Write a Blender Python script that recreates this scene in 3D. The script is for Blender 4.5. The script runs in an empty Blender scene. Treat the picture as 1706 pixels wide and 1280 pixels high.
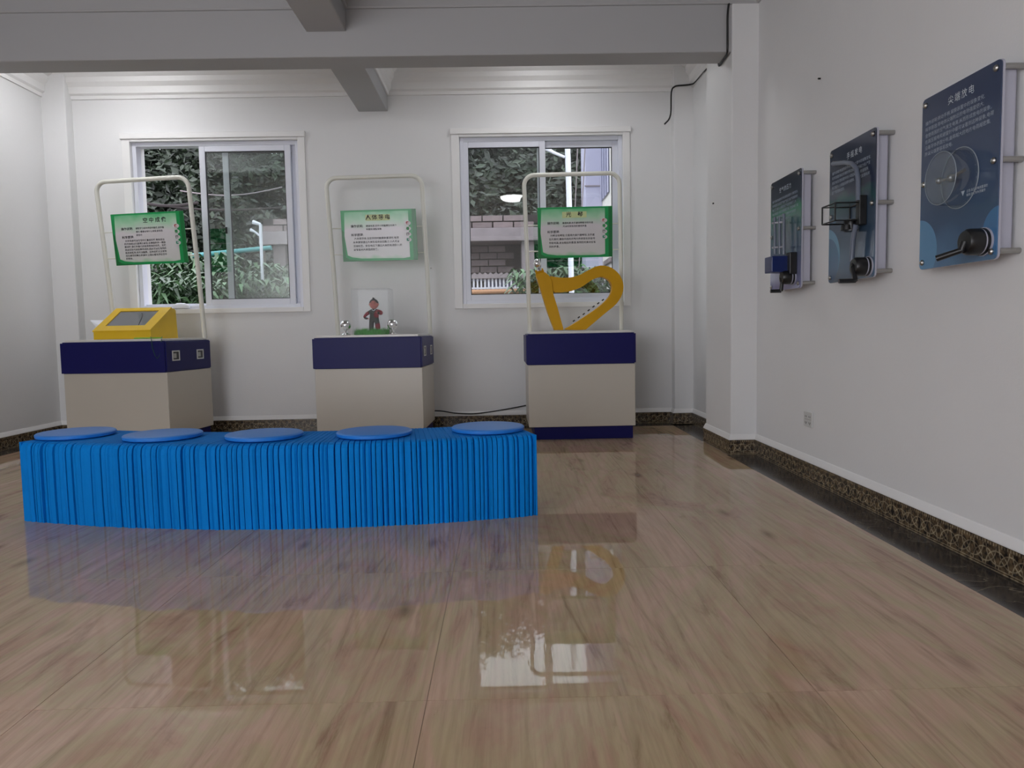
import bpy, math, random
from mathutils import Vector, Matrix
from mathutils.geometry import tessellate_polygon
PI = math.pi
random.seed(7)
SC = bpy.context.scene
COL = SC.collection

# ------------------------------------------------------------------ camera
FPX, PITCH, YAW, ROLL, CAMH = 1210.0, .0725, .0122, .0181, .75
fw = Vector((math.sin(YAW)*math.cos(PITCH), math.cos(YAW)*math.cos(PITCH), -math.sin(PITCH)))
_r = Vector((math.cos(YAW), -math.sin(YAW), 0)); _d = fw.cross(_r)
rt = _r*math.cos(ROLL) + _d*math.sin(ROLL); dn = -_r*math.sin(ROLL) + _d*math.cos(ROLL)
cam = bpy.data.cameras.new('camera'); cam.sensor_width = 36; cam.lens = FPX*36/1706; cam.clip_start = .02; cam.clip_end = 300
cobj = bpy.data.objects.new('camera', cam); COL.objects.link(cobj)
cobj.matrix_world = Matrix(((rt.x, -dn.x, -fw.x, 0), (rt.y, -dn.y, -fw.y, 0), (rt.z, -dn.z, -fw.z, CAMH), (0, 0, 0, 1)))
SC.camera = cobj

# ------------------------------------------------------------------ world, lights, exposure
LAMP_LEFT, LAMP_BACK, LAMP_FRONT, SKY, W_LEFT, W_REAR = 25.0, 13.5, 7.0, 3.6, 22.0, 54.0
w = bpy.data.worlds.new('overcast_sky'); SC.world = w; w.use_nodes = True
nt = w.node_tree; bg = nt.nodes['Background']
tc = nt.nodes.new('ShaderNodeTexCoord'); nz = nt.nodes.new('ShaderNodeTexNoise'); nz.inputs['Scale'].default_value = 3
rp = nt.nodes.new('ShaderNodeValToRGB'); rp.color_ramp.elements[0].color = (.78, .80, .95, 1); rp.color_ramp.elements[1].color = (.96, .97, 1, 1)
nt.links.new(tc.outputs['Generated'], nz.inputs['Vector']); nt.links.new(nz.outputs['Fac'], rp.inputs['Fac']); nt.links.new(rp.outputs['Color'], bg.inputs['Color'])
bg.inputs['Strength'].default_value = SKY

def area(name, loc, rot, sx, sy, watts, col=(1, 1, 1)):
    l = bpy.data.lights.new(name, 'AREA'); l.shape = 'RECTANGLE'; l.size = sx; l.size_y = sy; l.energy = watts; l.color = col
    o = bpy.data.objects.new(name, l); COL.objects.link(o); o.location = loc; o.rotation_euler = rot; return o
# fill lights added behind unseen, made-up wall openings, standing in for daylight
area('added_fill_left', (-3.62, -1.1, 1.55), (0, -PI/2, 0), 1.3, 1.3, W_LEFT, (.95, .97, 1))
area('added_fill_rear', (-2.12, -2.75, 1.15), (PI/2, 0, 0), 2.3, 2.1, W_REAR, (.97, .98, 1))
SC.view_settings.view_transform = 'Standard'; SC.view_settings.look = 'None'; SC.view_settings.gamma = 1
SC.view_settings.exposure = 0.0; SC.view_settings.use_curve_mapping = False
SC.cycles.max_bounces = 10; SC.cycles.transparent_max_bounces = 16; SC.cycles.caustics_reflective = False; SC.cycles.caustics_refractive = False
SC.cycles.sample_clamp_indirect = 6

# ------------------------------------------------------------------ helpers
def at(px, py, **k):
    "point seen at a pixel of the photograph on the plane X=, Y= or Z="
    d = fw + rt*((px-853)/FPX) + dn*((py-640)/FPX)
    (a, v), = k.items(); i = 'XYZ'.index(a); o = (0, 0, CAMH)
    t = (v-o[i])/d[i]
    return Vector((0, 0, CAMH)) + d*t

def srgb(r, g, b):
    f = lambda c: (c/255/12.92) if c/255 <= .04045 else ((c/255+.055)/1.055)**2.4
    return (f(r), f(g), f(b), 1)

def mat(name, col, rough=.6, metal=0, spec=.5, coat=0, bump=0, bscale=60, var=0, vscale=4, rand=0, emit=0, vec=None):
    m = bpy.data.materials.new(name); m.use_nodes = True; t = m.node_tree; b = t.nodes['Principled BSDF']
    b.inputs['Base Color'].default_value = col; b.inputs['Roughness'].default_value = rough; b.inputs['Metallic'].default_value = metal
    b.inputs['Specular IOR Level'].default_value = spec; b.inputs['Coat Weight'].default_value = coat; b.inputs['Coat Roughness'].default_value = .04
    c = t.nodes.new('ShaderNodeTexCoord')
    if var or rand:
        n = t.nodes.new('ShaderNodeTexNoise'); n.inputs['Scale'].default_value = vscale; n.inputs['Detail'].default_value = 5
        src = c.outputs['Object']
        if vec:
            mp = t.nodes.new('ShaderNodeMapping'); mp.inputs['Scale'].default_value = vec; t.links.new(src, mp.inputs['Vector']); src = mp.outputs['Vector']
        t.links.new(src, n.inputs['Vector'])
        r = t.nodes.new('ShaderNodeValToRGB'); r.color_ramp.elements[0].position = .3; r.color_ramp.elements[1].position = .7
        r.color_ramp.elements[0].color = tuple(x*(1-var) for x in col[:3])+(1,); r.color_ramp.elements[1].color = tuple(min(1, x*(1+var)) for x in col[:3])+(1,)
        t.links.new(n.outputs['Fac'], r.inputs['Fac']); out = r.outputs['Color']
        if rand:
            g = t.nodes.new('ShaderNodeNewGeometry'); oi = t.nodes.new('ShaderNodeObjectInfo')
            ad = t.nodes.new('ShaderNodeMath'); ad.operation = 'ADD'; t.links.new(g.outputs['Random Per Island'], ad.inputs[0]); t.links.new(oi.outputs['Random'], ad.inputs[1])
            fr = t.nodes.new('ShaderNodeMath'); fr.operation = 'FRACT'; t.links.new(ad.outputs[0], fr.inputs[0])
            mr = t.nodes.new('ShaderNodeMapRange'); mr.inputs['To Min'].default_value = 1-rand; mr.inputs['To Max'].default_value = 1+rand; t.links.new(fr.outputs[0], mr.inputs['Value'])
            vm = t.nodes.new('ShaderNodeVectorMath'); vm.operation = 'SCALE'; t.links.new(out, vm.inputs[0]); t.links.new(mr.outputs[0], vm.inputs['Scale']); out = vm.outputs['Vector']
        t.links.new(out, b.inputs['Base Color'])
    if bump:
        n2 = t.nodes.new('ShaderNodeTexNoise'); n2.inputs['Scale'].default_value = bscale; n2.inputs['Detail'].default_value = 4
        t.links.new(c.outputs['Object'], n2.inputs['Vector']); bp = t.nodes.new('ShaderNodeBump'); bp.inputs['Strength'].default_value = bump; bp.inputs['Distance'].default_value = .01
        t.links.new(n2.outputs['Fac'], bp.inputs['Height']); t.links.new(bp.outputs['Normal'], b.inputs['Normal'])
    if emit:
        b.inputs['Emission Color'].default_value = (.98, .98, 1, 1); b.inputs['Emission Strength'].default_value = emit
    return m

def glass(name, tint, refl=1.0, base=0.0):
    m = bpy.data.materials.new(name); m.use_nodes = True; t = m.node_tree; t.nodes.clear()
    o = t.nodes.new('ShaderNodeOutputMaterial'); mx = t.nodes.new('ShaderNodeMixShader'); tr = t.nodes.new('ShaderNodeBsdfTransparent'); gl = t.nodes.new('ShaderNodeBsdfGlossy')
    tr.inputs['Color'].default_value = tint; gl.inputs['Roughness'].default_value = .0
    g = t.nodes.new('ShaderNodeNewGeometry'); dt = t.nodes.new('ShaderNodeVectorMath'); dt.operation = 'DOT_PRODUCT'
    t.links.new(g.outputs['Incoming'], dt.inputs[0]); t.links.new(g.outputs['Normal'], dt.inputs[1])
    ab = t.nodes.new('ShaderNodeMath'); ab.operation = 'ABSOLUTE'; t.links.new(dt.outputs['Value'], ab.inputs[0])
    om = t.nodes.new('ShaderNodeMath'); om.operation = 'SUBTRACT'; om.inputs[0].default_value = 1; t.links.new(ab.outputs[0], om.inputs[1])
    pw = t.nodes.new('ShaderNodeMath'); pw.operation = 'POWER'; pw.inputs[1].default_value = 5; t.links.new(om.outputs[0], pw.inputs[0])
    f = t.nodes.new('ShaderNodeMath'); f.operation = 'MULTIPLY_ADD'; f.inputs[1].default_value = .96; f.inputs[2].default_value = .03; t.links.new(pw.outputs[0], f.inputs[0])
    ma = t.nodes.new('ShaderNodeMath'); ma.operation = 'MULTIPLY_ADD'; ma.inputs[1].default_value = refl; ma.inputs[2].default_value = base; ma.use_clamp = True
    t.links.new(f.outputs[0], ma.inputs[0]); t.links.new(ma.outputs[0], mx.inputs[0]); t.links.new(tr.outputs[0], mx.inputs[1]); t.links.new(gl.outputs[0], mx.inputs[2]); t.links.new(mx.outputs[0], o.inputs[0])
    return m

def finish(o, parent=None):
    COL.objects.link(o)
    if parent: o.parent = parent
    return o

def tag(o, label=None, cat=None, group=None, kind=None):
    if label: o['label'] = label
    if cat: o['category'] = cat
    if group: o['group'] = group
    if kind: o['kind'] = kind
    return o

def empty(name, loc=(0, 0, 0), rz=0):
    o = bpy.data.objects.new(name, None); o.location = loc; o.rotation_euler = (0, 0, rz); o.empty_display_size = .1
    COL.objects.link(o); return o

class MB:
    def __init__(s): s.v = []; s.f = []; s.uv = None
    def add(s, vs, fs):
        n = len(s.v); s.v += [tuple(x) for x in vs]; s.f += [tuple(n+i for i in f) for f in fs]; return s
    def box(s, x0, x1, y0, y1, z0, z1):
        v = [(x0,y0,z0),(x1,y0,z0),(x1,y1,z0),(x0,y1,z0),(x0,y0,z1),(x1,y0,z1),(x1,y1,z1),(x0,y1,z1)]
        return s.add(v, [(3,2,1,0),(4,5,6,7),(0,1,5,4),(1,2,6,5),(2,3,7,6),(3,0,4,7)])
    def tube(s, pts, r, n=10, caps=True):
        pts = [Vector(p) for p in pts]; m = len(pts); rs = r if isinstance(r, (list, tuple)) else [r]*m
        ring = []; nrm = None
        for i, p in enumerate(pts):
            d = (pts[min(i+1, m-1)]-pts[max(i-1, 0)]).normalized()
            if nrm is None:
                nrm = d.orthogonal().normalized()
            else:
                nrm = (nrm-d*nrm.dot(d)).normalized()
            b = d.cross(nrm)
            ring += [p+(nrm*math.cos(2*PI*k/n)+b*math.sin(2*PI*k/n))*rs[i] for k in range(n)]
        fs = [(i*n+k, i*n+(k+1) % n, (i+1)*n+(k+1) % n, (i+1)*n+k) for i in range(m-1) for k in range(n)]
        if caps: fs += [tuple(range(n-1, -1, -1)), tuple((m-1)*n+k for k in range(n))]
        return s.add(ring, fs)
    def lathe(s, prof, c=(0, 0, 0), axis='z', n=24):
        "prof: (radius, height) list"
        vs = []
        for r, h in prof:
            for k in range(n):
                a = 2*PI*k/n; x, y = r*math.cos(a), r*math.sin(a)
                p = {'z': (x, y, h), 'x': (h, x, y), 'y': (x, -h, y)}[axis] if axis != 'y' else (x, -h, y)
                vs.append((p[0]+c[0], p[1]+c[1], p[2]+c[2]))
        m = len(prof); fs = [(i*n+k, i*n+(k+1) % n, (i+1)*n+(k+1) % n, (i+1)*n+k) for i in range(m-1) for k in range(n)]
        fs += [tuple(range(n-1, -1, -1)), tuple((m-1)*n+k for k in range(n))]
        return s.add(vs, fs)
    def ball(s, c, r, n=20, m=12, sc=(1, 1, 1)):
        prof = [(max(1e-4, r*math.sin(PI*i/m)), -r*math.cos(PI*i/m)) for i in range(m+1)]
        k0 = len(s.v); s.lathe(prof, (0, 0, 0), 'z', n)
        for i in range(k0, len(s.v)):
            v = s.v[i]; s.v[i] = (v[0]*sc[0]+c[0], v[1]*sc[1]+c[1], v[2]*sc[2]+c[2])
        return s
    def prism(s, poly, fn, d0, d1):
        "poly 2D list, fn(a, b, d) -> 3D; extruded from d0 to d1"
        n = len(poly); tri = tessellate_polygon([[Vector((a, b, 0)) for a, b in poly]])
        ar = sum(poly[i][0]*poly[(i+1) % n][1]-poly[(i+1) % n][0]*poly[i][1] for i in range(n))
        vs = [fn(a, b, d0) for a, b in poly]+[fn(a, b, d1) for a, b in poly]
        fs = []
        for t in tri:
            a, b, c = [Vector(poly[i]) for i in t]
            if (b-a).cross(c-a)*ar < 0: t = t[::-1]
            fs += [tuple(t[::-1]), tuple(n+i for i in t)]
        fs += [(i, (i+1) % n, n+(i+1) % n, n+i) for i in range(n)]
        return s.add(vs, fs)
    def mesh(s, name, m, smooth=False, fix=True):
        me = bpy.data.meshes.new(name); me.from_pydata(s.v, [], s.f)
        if fix:
            import bmesh
            b = bmesh.new(); b.from_mesh(me); bmesh.ops.recalc_face_normals(b, faces=b.faces); b.to_mesh(me); b.free()
        if m: me.materials.append(m)
        if smooth:
            me.polygons.foreach_set('use_smooth', [True]*len(me.polygons))
            if hasattr(me, 'set_sharp_from_angle'): me.set_sharp_from_angle(angle=math.radians(38))
        me.update(); return me
    def build(s, name, m, parent=None, bevel=0, smooth=False, loc=(0, 0, 0), seg=2, fix=True):
        o = bpy.data.objects.new(name, s.mesh(name, m, smooth, fix)); o.location = loc
        if bevel:
            b = o.modifiers.new('bevel', 'BEVEL'); b.width = bevel; b.segments = seg; b.limit_method = 'ANGLE'
        return finish(o, parent)

def boxo(name, b, m, parent=None, bevel=0, kind=None):
    o = MB().box(*b).build(name, m, parent, bevel)
    if kind: o['kind'] = kind
    return o

def copy_tree(o, parent=None):
    c = o.copy(); COL.objects.link(c)
    if parent: c.parent = parent
    for ch in o.children: copy_tree(ch, c)
    return c

def text_mesh(body, size, align='LEFT', spacing=1.0, line=1.0, bold=0.0):
    c = bpy.data.curves.new('lettering', 'FONT'); c.body = body; c.size = size; c.align_x = align; c.align_y = 'CENTER'
    c.resolution_u = 1; c.space_character = spacing; c.space_line = line; c.offset = bold
    o = bpy.data.objects.new('lettering', c); COL.objects.link(o)
    dg = bpy.context.evaluated_depsgraph_get(); me = bpy.data.meshes.new_from_object(o.evaluated_get(dg))
    bpy.data.objects.remove(o); return me

def put_text(parent, body, size, x, y, z, m, align='LEFT', spacing=1.0, line=1.0, bold=0.0, name='lettering', sx=1.0):
    me = text_mesh(body, size, align, spacing, line, bold); me.materials.clear(); me.materials.append(m)
    o = bpy.data.objects.new(name, me); o.location = (x, y, z); o.scale = (sx, 1, 1); return finish(o, parent)

def arc_pts(c, r, a0, a1, n, fn):
    return [fn(c[0]+r*math.cos(a0+(a1-a0)*i/n), c[1]+r*math.sin(a0+(a1-a0)*i/n)) for i in range(n+1)]

# ------------------------------------------------------------------ materials
M = {}
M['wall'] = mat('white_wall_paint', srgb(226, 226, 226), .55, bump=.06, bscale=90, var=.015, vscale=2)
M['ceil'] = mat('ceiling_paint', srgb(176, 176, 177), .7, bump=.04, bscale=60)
M['plaster'] = mat('gloss_white_plaster', srgb(234, 233, 232), .4, bump=.05, bscale=40)
M['pvc'] = mat('white_window_plastic', srgb(222, 224, 234), .3)
M['gasket'] = mat('black_rubber_gasket', srgb(22, 24, 28), .6)
M['glass'] = glass('window_glass', (.93, .96, .95, 1), .7, .085)
M['acrylic'] = glass('clear_acrylic', (.985, .988, .99, 1), .5, -.012)
M['drum'] = glass('tinted_clear_acrylic', (.90, .93, .95, 1), 1.0, .05)
M['navy'] = mat('navy_painted_board', srgb(16, 17, 88), .42, spec=.22, var=.05, vscale=3)
M['cream'] = mat('off_white_laminate', srgb(196, 190, 178), .35, var=.02, vscale=2)
M['top'] = mat('white_table_laminate', srgb(225, 222, 216), .3)
M['tube'] = mat('ivory_powder_coat', srgb(222, 222, 212), .3)
M['yellow'] = mat('yellow_paint', srgb(226, 186, 22), .4, var=.03, vscale=8)
M['harp'] = mat('ochre_yellow_paint', srgb(204, 152, 4), .5, spec=.25, var=.05, vscale=7)
M['screen'] = mat('grey_glass_screen', srgb(116, 118, 122), .12)
M['chrome'] = mat('polished_chrome', (.85, .85, .86, 1), .06, metal=1)
M['steel'] = mat('brushed_steel', (.42, .41, .39, 1), .35, metal=1, bump=.05, bscale=200)
M['black'] = mat('black_plastic', srgb(18, 18, 20), .35)
M['cable'] = mat('black_cable', srgb(24, 24, 24), .5)
M['blueplastic'] = mat('navy_blue_plastic', srgb(14, 34, 92), .3)
M['socket'] = mat('socket_plastic', srgb(206, 206, 204), .35)
M['lamp'] = mat('frosted_lamp_shade', (.9, .9, .9, 1), .5, emit=LAMP_BACK)
M['lampl'] = mat('frosted_lamp_shade_left', (.9, .9, .9, 1), .5, emit=LAMP_LEFT)
M['lamp2'] = mat('frosted_lamp_shade_front', (.9, .9, .9, 1), .5, emit=LAMP_FRONT)
M['pleat'] = mat('blue_kraft_paper', srgb(0, 124, 210), .75, spec=.12, bump=.10, bscale=120, var=.08, vscale=2.2)
M['pad'] = mat('blue_felt_pad', srgb(30, 124, 214), .42, bump=.15, bscale=300)
M['skin'] = mat('painted_skin', srgb(196, 122, 112), .5)
M['hair'] = mat('black_hair_paint', srgb(22, 20, 22), .5)
M['jacket'] = mat('dark_olive_jacket', srgb(40, 38, 30), .6)
M['redcloth'] = mat('crimson_cloth', srgb(128, 22, 34), .55)
M['grass'] = mat('artificial_grass', srgb(70, 158, 56), .6, rand=.45, var=.2)
M['ink'] = mat('black_ink', srgb(34, 34, 40), .6)
M['whitedim'] = mat('pale_grey_ink', srgb(168, 180, 196), .5)
M['whiteink'] = mat('white_ink', srgb(200, 210, 220), .5)
M['signgreen'] = mat('green_sign_print', srgb(8, 150, 78), .3)
M['signdark'] = mat('dark_green_sign_print', srgb(4, 112, 52), .3)
M['titleplate'] = mat('pale_yellow_title_box', srgb(196, 208, 150), .4)
M['cord'] = mat('dark_green_cord', srgb(40, 84, 60), .6)
M['lime'] = mat('lime_green_cord', srgb(120, 180, 50), .5)
M['paper'] = mat('white_paper', srgb(232, 234, 244), .6)
M['joint'] = mat('dark_joint', srgb(146, 124, 104), .5)

def sign_panel_mat():
    m = bpy.data.materials.new('sign_panel_print'); m.use_nodes = True; t = m.node_tree; b = t.nodes['Principled BSDF']; b.inputs['Roughness'].default_value = .25
    c = t.nodes.new('ShaderNodeTexCoord'); s = t.nodes.new('ShaderNodeSeparateXYZ'); t.links.new(c.outputs['Object'], s.inputs[0])
    n = t.nodes.new('ShaderNodeTexNoise'); n.inputs['Scale'].default_value = 7; t.links.new(c.outputs['Object'], n.inputs['Vector'])
    ad = t.nodes.new('ShaderNodeMath'); ad.operation = 'MULTIPLY_ADD'; ad.inputs[1].default_value = .10; t.links.new(n.outputs['Fac'], ad.inputs[0]); t.links.new(s.outputs['Y'], ad.inputs[2])
    mr = t.nodes.new('ShaderNodeMapRange'); mr.inputs['From Min'].default_value = -.13; mr.inputs['From Max'].default_value = .235; t.links.new(ad.outputs[0], mr.inputs['Value'])
    r = t.nodes.new('ShaderNodeValToRGB'); e = r.color_ramp.elements
    e[0].position = 0; e[0].color = srgb(150, 200, 160); e[1].position = 1; e[1].color = srgb(60, 180, 110)
    for p, cc in ((.10, srgb(206, 208, 206)), (.62, srgb(212, 208, 212)), (.82, srgb(170, 212, 180))):
        x = e.new(p); x.color = cc
    t.links.new(mr.outputs[0], r.inputs[0]); t.links.new(r.outputs[0], b.inputs['Base Color']); return m
M['signpanel'] = sign_panel_mat()

def floor_mat():
    m = bpy.data.materials.new('polished_wood_look_tile'); m.use_nodes = True; t = m.node_tree; L = t.links; b = t.nodes['Principled BSDF']
    N = lambda k: t.nodes.new('ShaderNode'+k)
    g = N('NewGeometry'); oi = N('ObjectInfo')
    cv = N('CombineXYZ')
    mu = N('Math'); mu.operation = 'MULTIPLY'; mu.inputs[1].default_value = 37.0; L.new(oi.outputs['Random'], mu.inputs[0])
    L.new(mu.outputs[0], cv.inputs['X']); L.new(mu.outputs[0], cv.inputs['Y']); L.new(mu.outputs[0], cv.inputs['Z'])
    ad = N('VectorMath'); ad.operation = 'ADD'; L.new(g.outputs['Position'], ad.inputs[0]); L.new(cv.outputs[0], ad.inputs[1])
    def noise(scale, vec, det=6, dist=0.0, rough=.6, world=False):
        mp = N('Mapping'); mp.inputs['Scale'].default_value = vec; L.new(g.outputs['Position'] if world else ad.outputs[0], mp.inputs['Vector'])
        n = N('TexNoise'); n.inputs['Scale'].default_value = scale; n.inputs['Detail'].default_value = det; n.inputs['Distortion'].default_value = dist; n.inputs['Roughness'].default_value = rough
        L.new(mp.outputs[0], n.inputs['Vector']); return n.outputs['Fac']
    def ramp(src, stops):
        r = N('ValToRGB'); e = r.color_ramp.elements
        e[0].position, e[0].color = stops[0]; e[1].position, e[1].color = stops[-1]
        for p, c in stops[1:-1]:
            x = e.new(p); x.color = c
        L.new(src, r.inputs[0]); return r.outputs[0]
    def mul(a, bb, fac=1.0):
        x = N('MixRGB'); x.blend_type = 'MULTIPLY'; x.inputs[0].default_value = fac; L.new(a, x.inputs[1]); L.new(bb, x.inputs[2]); return x.outputs[0]
    base = ramp(noise(1.0, (3.4, 1.1, 1), 6, 1.6, .62, True), [(.27, srgb(150, 120, 98)), (.38, srgb(184, 150, 126)), (.48, srgb(186, 166, 132)), (.58, srgb(196, 163, 140)), (.75, srgb(204, 178, 150))])
    fine = ramp(noise(1.0, (95, 2.6, 1), 5, .3, .65), [(.30, (.84, .83, .82, 1)), (.5, (.98, .98, .98, 1)), (.7, (1.05, 1.05, 1.04, 1))])
    streak = ramp(noise(1.0, (9, 1.0, 1), 8, 2.2, .68), [(.33, (.68, .63, .60, 1)), (.44, (.95, .945, .94, 1)), (.62, (1.02, 1.02, 1.02, 1))])
    c = mul(mul(base, fine), streak)
    # cathedral grain lines
    mp = N('Mapping'); mp.inputs['Scale'].default_value = (3.0, .30, 1); L.new(ad.outputs[0], mp.inputs['Vector'])
    wv = N('TexWave'); wv.bands_direction = 'X'; wv.inputs['Scale'].default_value = 2.2; wv.inputs['Distortion'].default_value = 10; wv.inputs['Detail'].default_value = 5; wv.inputs['Detail Scale'].default_value = 1.2
    L.new(mp.outputs[0], wv.inputs['Vector'])
    c = mul(c, ramp(wv.outputs['Fac'], [(0, (.80, .77, .74, 1)), (.22, (1, 1, 1, 1)), (1, (1, 1, 1, 1))]), .4)
    # knots
    mp2 = N('Mapping'); mp2.inputs['Scale'].default_value = (2.6, .9, 1); L.new(ad.outputs[0], mp2.inputs['Vector'])
    vo = N('TexVoronoi'); vo.inputs['Scale'].default_value = 2.0; L.new(mp2.outputs[0], vo.inputs['Vector'])
    c = mul(c, ramp(vo.outputs['Distance'], [(0, (.36, .29, .26, 1)), (.06, (.60, .54, .50, 1)), (.15, (1, 1, 1, 1))]), .9)
    L.new(c, b.inputs['Base Color'])
    b.inputs['Roughness'].default_value = .022; b.inputs['Specular IOR Level'].default_value = .25
    bp = N('Bump'); bp.inputs['Strength'].default_value = .02; bp.inputs['Distance'].default_value = .004
    L.new(noise(1.0, (60, 6, 1), 3), bp.inputs['Height']); L.new(bp.outputs[0], b.inputs['Normal'])
    return m
M['floor'] = floor_mat()

def marble_mat():
    m = bpy.data.materials.new('black_marble_border'); m.use_nodes = True; t = m.node_tree; L = t.links; b = t.nodes['Principled BSDF']
    g = t.nodes.new('ShaderNodeNewGeometry'); n = t.nodes.new('ShaderNodeTexNoise'); n.inputs['Scale'].default_value = 5; n.inputs['Detail'].default_value = 6; n.inputs['Distortion'].default_value = 1.2
    L.new(g.outputs['Position'], n.inputs['Vector']); r = t.nodes.new('ShaderNodeValToRGB'); e = r.color_ramp.elements
    e[0].position = .3; e[0].color = srgb(36, 32, 33); e[1].position = .8; e[1].color = srgb(66, 60, 56)
    for p_, c_ in ((.545, srgb(56, 51, 50)), (.558, srgb(118, 110, 94)), (.571, srgb(58, 53, 51)), (.66, srgb(74, 68, 64))):
        x = e.new(p_); x.color = c_
    L.new(n.outputs['Fac'], r.inputs[0]); L.new(r.outputs[0], b.inputs['Base Color']); b.inputs['Roughness'].default_value = .16; return m
M['marble'] = marble_mat()

def baseboard_mat():
    "interlaced ring print: UV u = metres along the wall, v = 0..1 up the tile"
    m = bpy.data.materials.new('interlaced_pattern_tile'); m.use_nodes = True; t = m.node_tree; L = t.links; b = t.nodes['Principled BSDF']
    def K(op, a, bb=None, c=None, clamp=False):
        n = t.nodes.new('ShaderNodeMath'); n.operation = op; n.use_clamp = clamp
        for i, x in enumerate((a, bb, c)):
            if x is None: continue
            if isinstance(x, (int, float)): n.inputs[i].default_value = x
            else: L.new(x, n.inputs[i])
        return n.outputs[0]
    uv = t.nodes.new('ShaderNodeUVMap'); s = t.nodes.new('ShaderNodeSeparateXYZ'); L.new(uv.outputs[0], s.inputs[0]); u, v = s.outputs['X'], s.outputs['Y']
    vm = K('MULTIPLY', v, .087)
    masks = []
    for off, cy, r in ((.25, .010, .052), (.75, .072, .052), (.75, .010, .052), (.25, .072, .052)):
        q = K('SUBTRACT', K('FRACT', K('ADD', K('DIVIDE', u, .118), off)), .5); q = K('MULTIPLY', q, .118)
        dy = K('SUBTRACT', vm, cy)
        d = K('SQRT', K('ADD', K('MULTIPLY', q, q), K('MULTIPLY', dy, dy)))
        masks.append(K('LESS_THAN', K('ABSOLUTE', K('SUBTRACT', d, r)), .0020))
    mx = masks[0]
    for k in masks[1:]: mx = K('MAXIMUM', mx, k)
    inner = K('MULTIPLY', K('GREATER_THAN', v, .13), K('LESS_THAN', v, .84)); mx = K('MULTIPLY', mx, inner)
    comb = K('MULTIPLY', K('GREATER_THAN', v, .86), K('GREATER_THAN', K('FRACT', K('DIVIDE', u, .0125)), .55))
    comb = K('MULTIPLY', comb, K('LESS_THAN', v, .97))
    low = K('ADD', K('MULTIPLY', K('GREATER_THAN', v, .085), K('LESS_THAN', v, .12)), K('LESS_THAN', v, .03))
    light = K('MAXIMUM', mx, K('MAXIMUM', K('MULTIPLY', comb, .8), low))
    n = t.nodes.new('ShaderNodeTexNoise'); n.inputs['Scale'].default_value = 1; n.inputs['Detail'].default_value = 4
    mpu = t.nodes.new('ShaderNodeMapping'); mpu.inputs['Scale'].default_value = (45, 4, 1); L.new(uv.outputs[0], mpu.inputs['Vector']); L.new(mpu.outputs[0], n.inputs['Vector'])
    r = t.nodes.new('ShaderNodeValToRGB'); e = r.color_ramp.elements; e[0].position = .38; e[0].color = srgb(22, 16, 14); e[1].position = .70; e[1].color = srgb(112, 92, 66)
    L.new(n.outputs['Fac'], r.inputs[0])
    r2 = t.nodes.new('ShaderNodeValToRGB'); e = r2.color_ramp.elements; e[0].position = .35; e[0].color = srgb(88, 74, 58); e[1].position = .66; e[1].color = srgb(166, 152, 124)
    L.new(n.outputs['Fac'], r2.inputs[0])
    x = t.nodes.new('ShaderNodeMixRGB'); L.new(light, x.inputs[0]); L.new(r.outputs[0], x.inputs[1]); L.new(r2.outputs[0], x.inputs[2])
    L.new(x.outputs[0], b.inputs['Base Color']); b.inputs['Roughness'].default_value = .2
    bp = t.nodes.new('ShaderNodeBump'); bp.inputs['Strength'].default_value = .3; bp.inputs['Distance'].default_value = .002; L.new(light, bp.inputs['Height']); L.new(bp.outputs[0], b.inputs['Normal'])
    return m
M['bb'] = baseboard_mat()

def print_mat(name, stops, circ, circcol, streak=None):
    "printed panel: vertical ramp in object space, with round shapes"
    m = bpy.data.materials.new(name); m.use_nodes = True; t = m.node_tree; L = t.links; b = t.nodes['Principled BSDF']; b.inputs['Roughness'].default_value = .12
    c = t.nodes.new('ShaderNodeTexCoord'); s = t.nodes.new('ShaderNodeSeparateXYZ'); L.new(c.outputs['Object'], s.inputs[0])
    n = t.nodes.new('ShaderNodeTexNoise'); n.inputs['Scale'].default_value = 5; n.inputs['Detail'].default_value = 3; L.new(c.outputs['Object'], n.inputs['Vector'])
    ma = t.nodes.new('ShaderNodeMath'); ma.operation = 'MULTIPLY_ADD'; ma.inputs[1].default_value = .22; L.new(n.outputs['Fac'], ma.inputs[0]); L.new(s.outputs['Y'], ma.inputs[2])
    mr = t.nodes.new('ShaderNodeMapRange'); mr.inputs['From Min'].default_value = -.17; mr.inputs['From Max'].default_value = .39; L.new(ma.outputs[0], mr.inputs[0])
    r = t.nodes.new('ShaderNodeValToRGB'); e = r.color_ramp.elements; e[0].position, e[0].color = stops[0]; e[1].position, e[1].color = stops[-1]
    for p, cc in stops[1:-1]:
        x = e.new(p); x.color = cc
    L.new(mr.outputs[0], r.inputs[0]); out = r.outputs[0]
    for (cx, cy, rad), cc in zip(circ, circcol):
        d = t.nodes.new('ShaderNodeVectorMath'); d.operation = 'DISTANCE'; cb = t.nodes.new('ShaderNodeCombineXYZ')
        L.new(s.outputs['X'], cb.inputs[0]); L.new(s.outputs['Y'], cb.inputs[1]); L.new(cb.outputs[0], d.inputs[0]); d.inputs[1].default_value = (cx, cy, 0)
        lt = t.nodes.new('ShaderNodeMath'); lt.operation = 'LESS_THAN'; lt.inputs[1].default_value = rad; L.new(d.outputs['Value'], lt.inputs[0])
        x = t.nodes.new('ShaderNodeMixRGB'); L.new(lt.outputs[0], x.inputs[0]); L.new(out, x.inputs[1]); x.inputs[2].default_value = cc; out = x.outputs[0]
    L.new(out, b.inputs['Base Color']); return m

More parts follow.
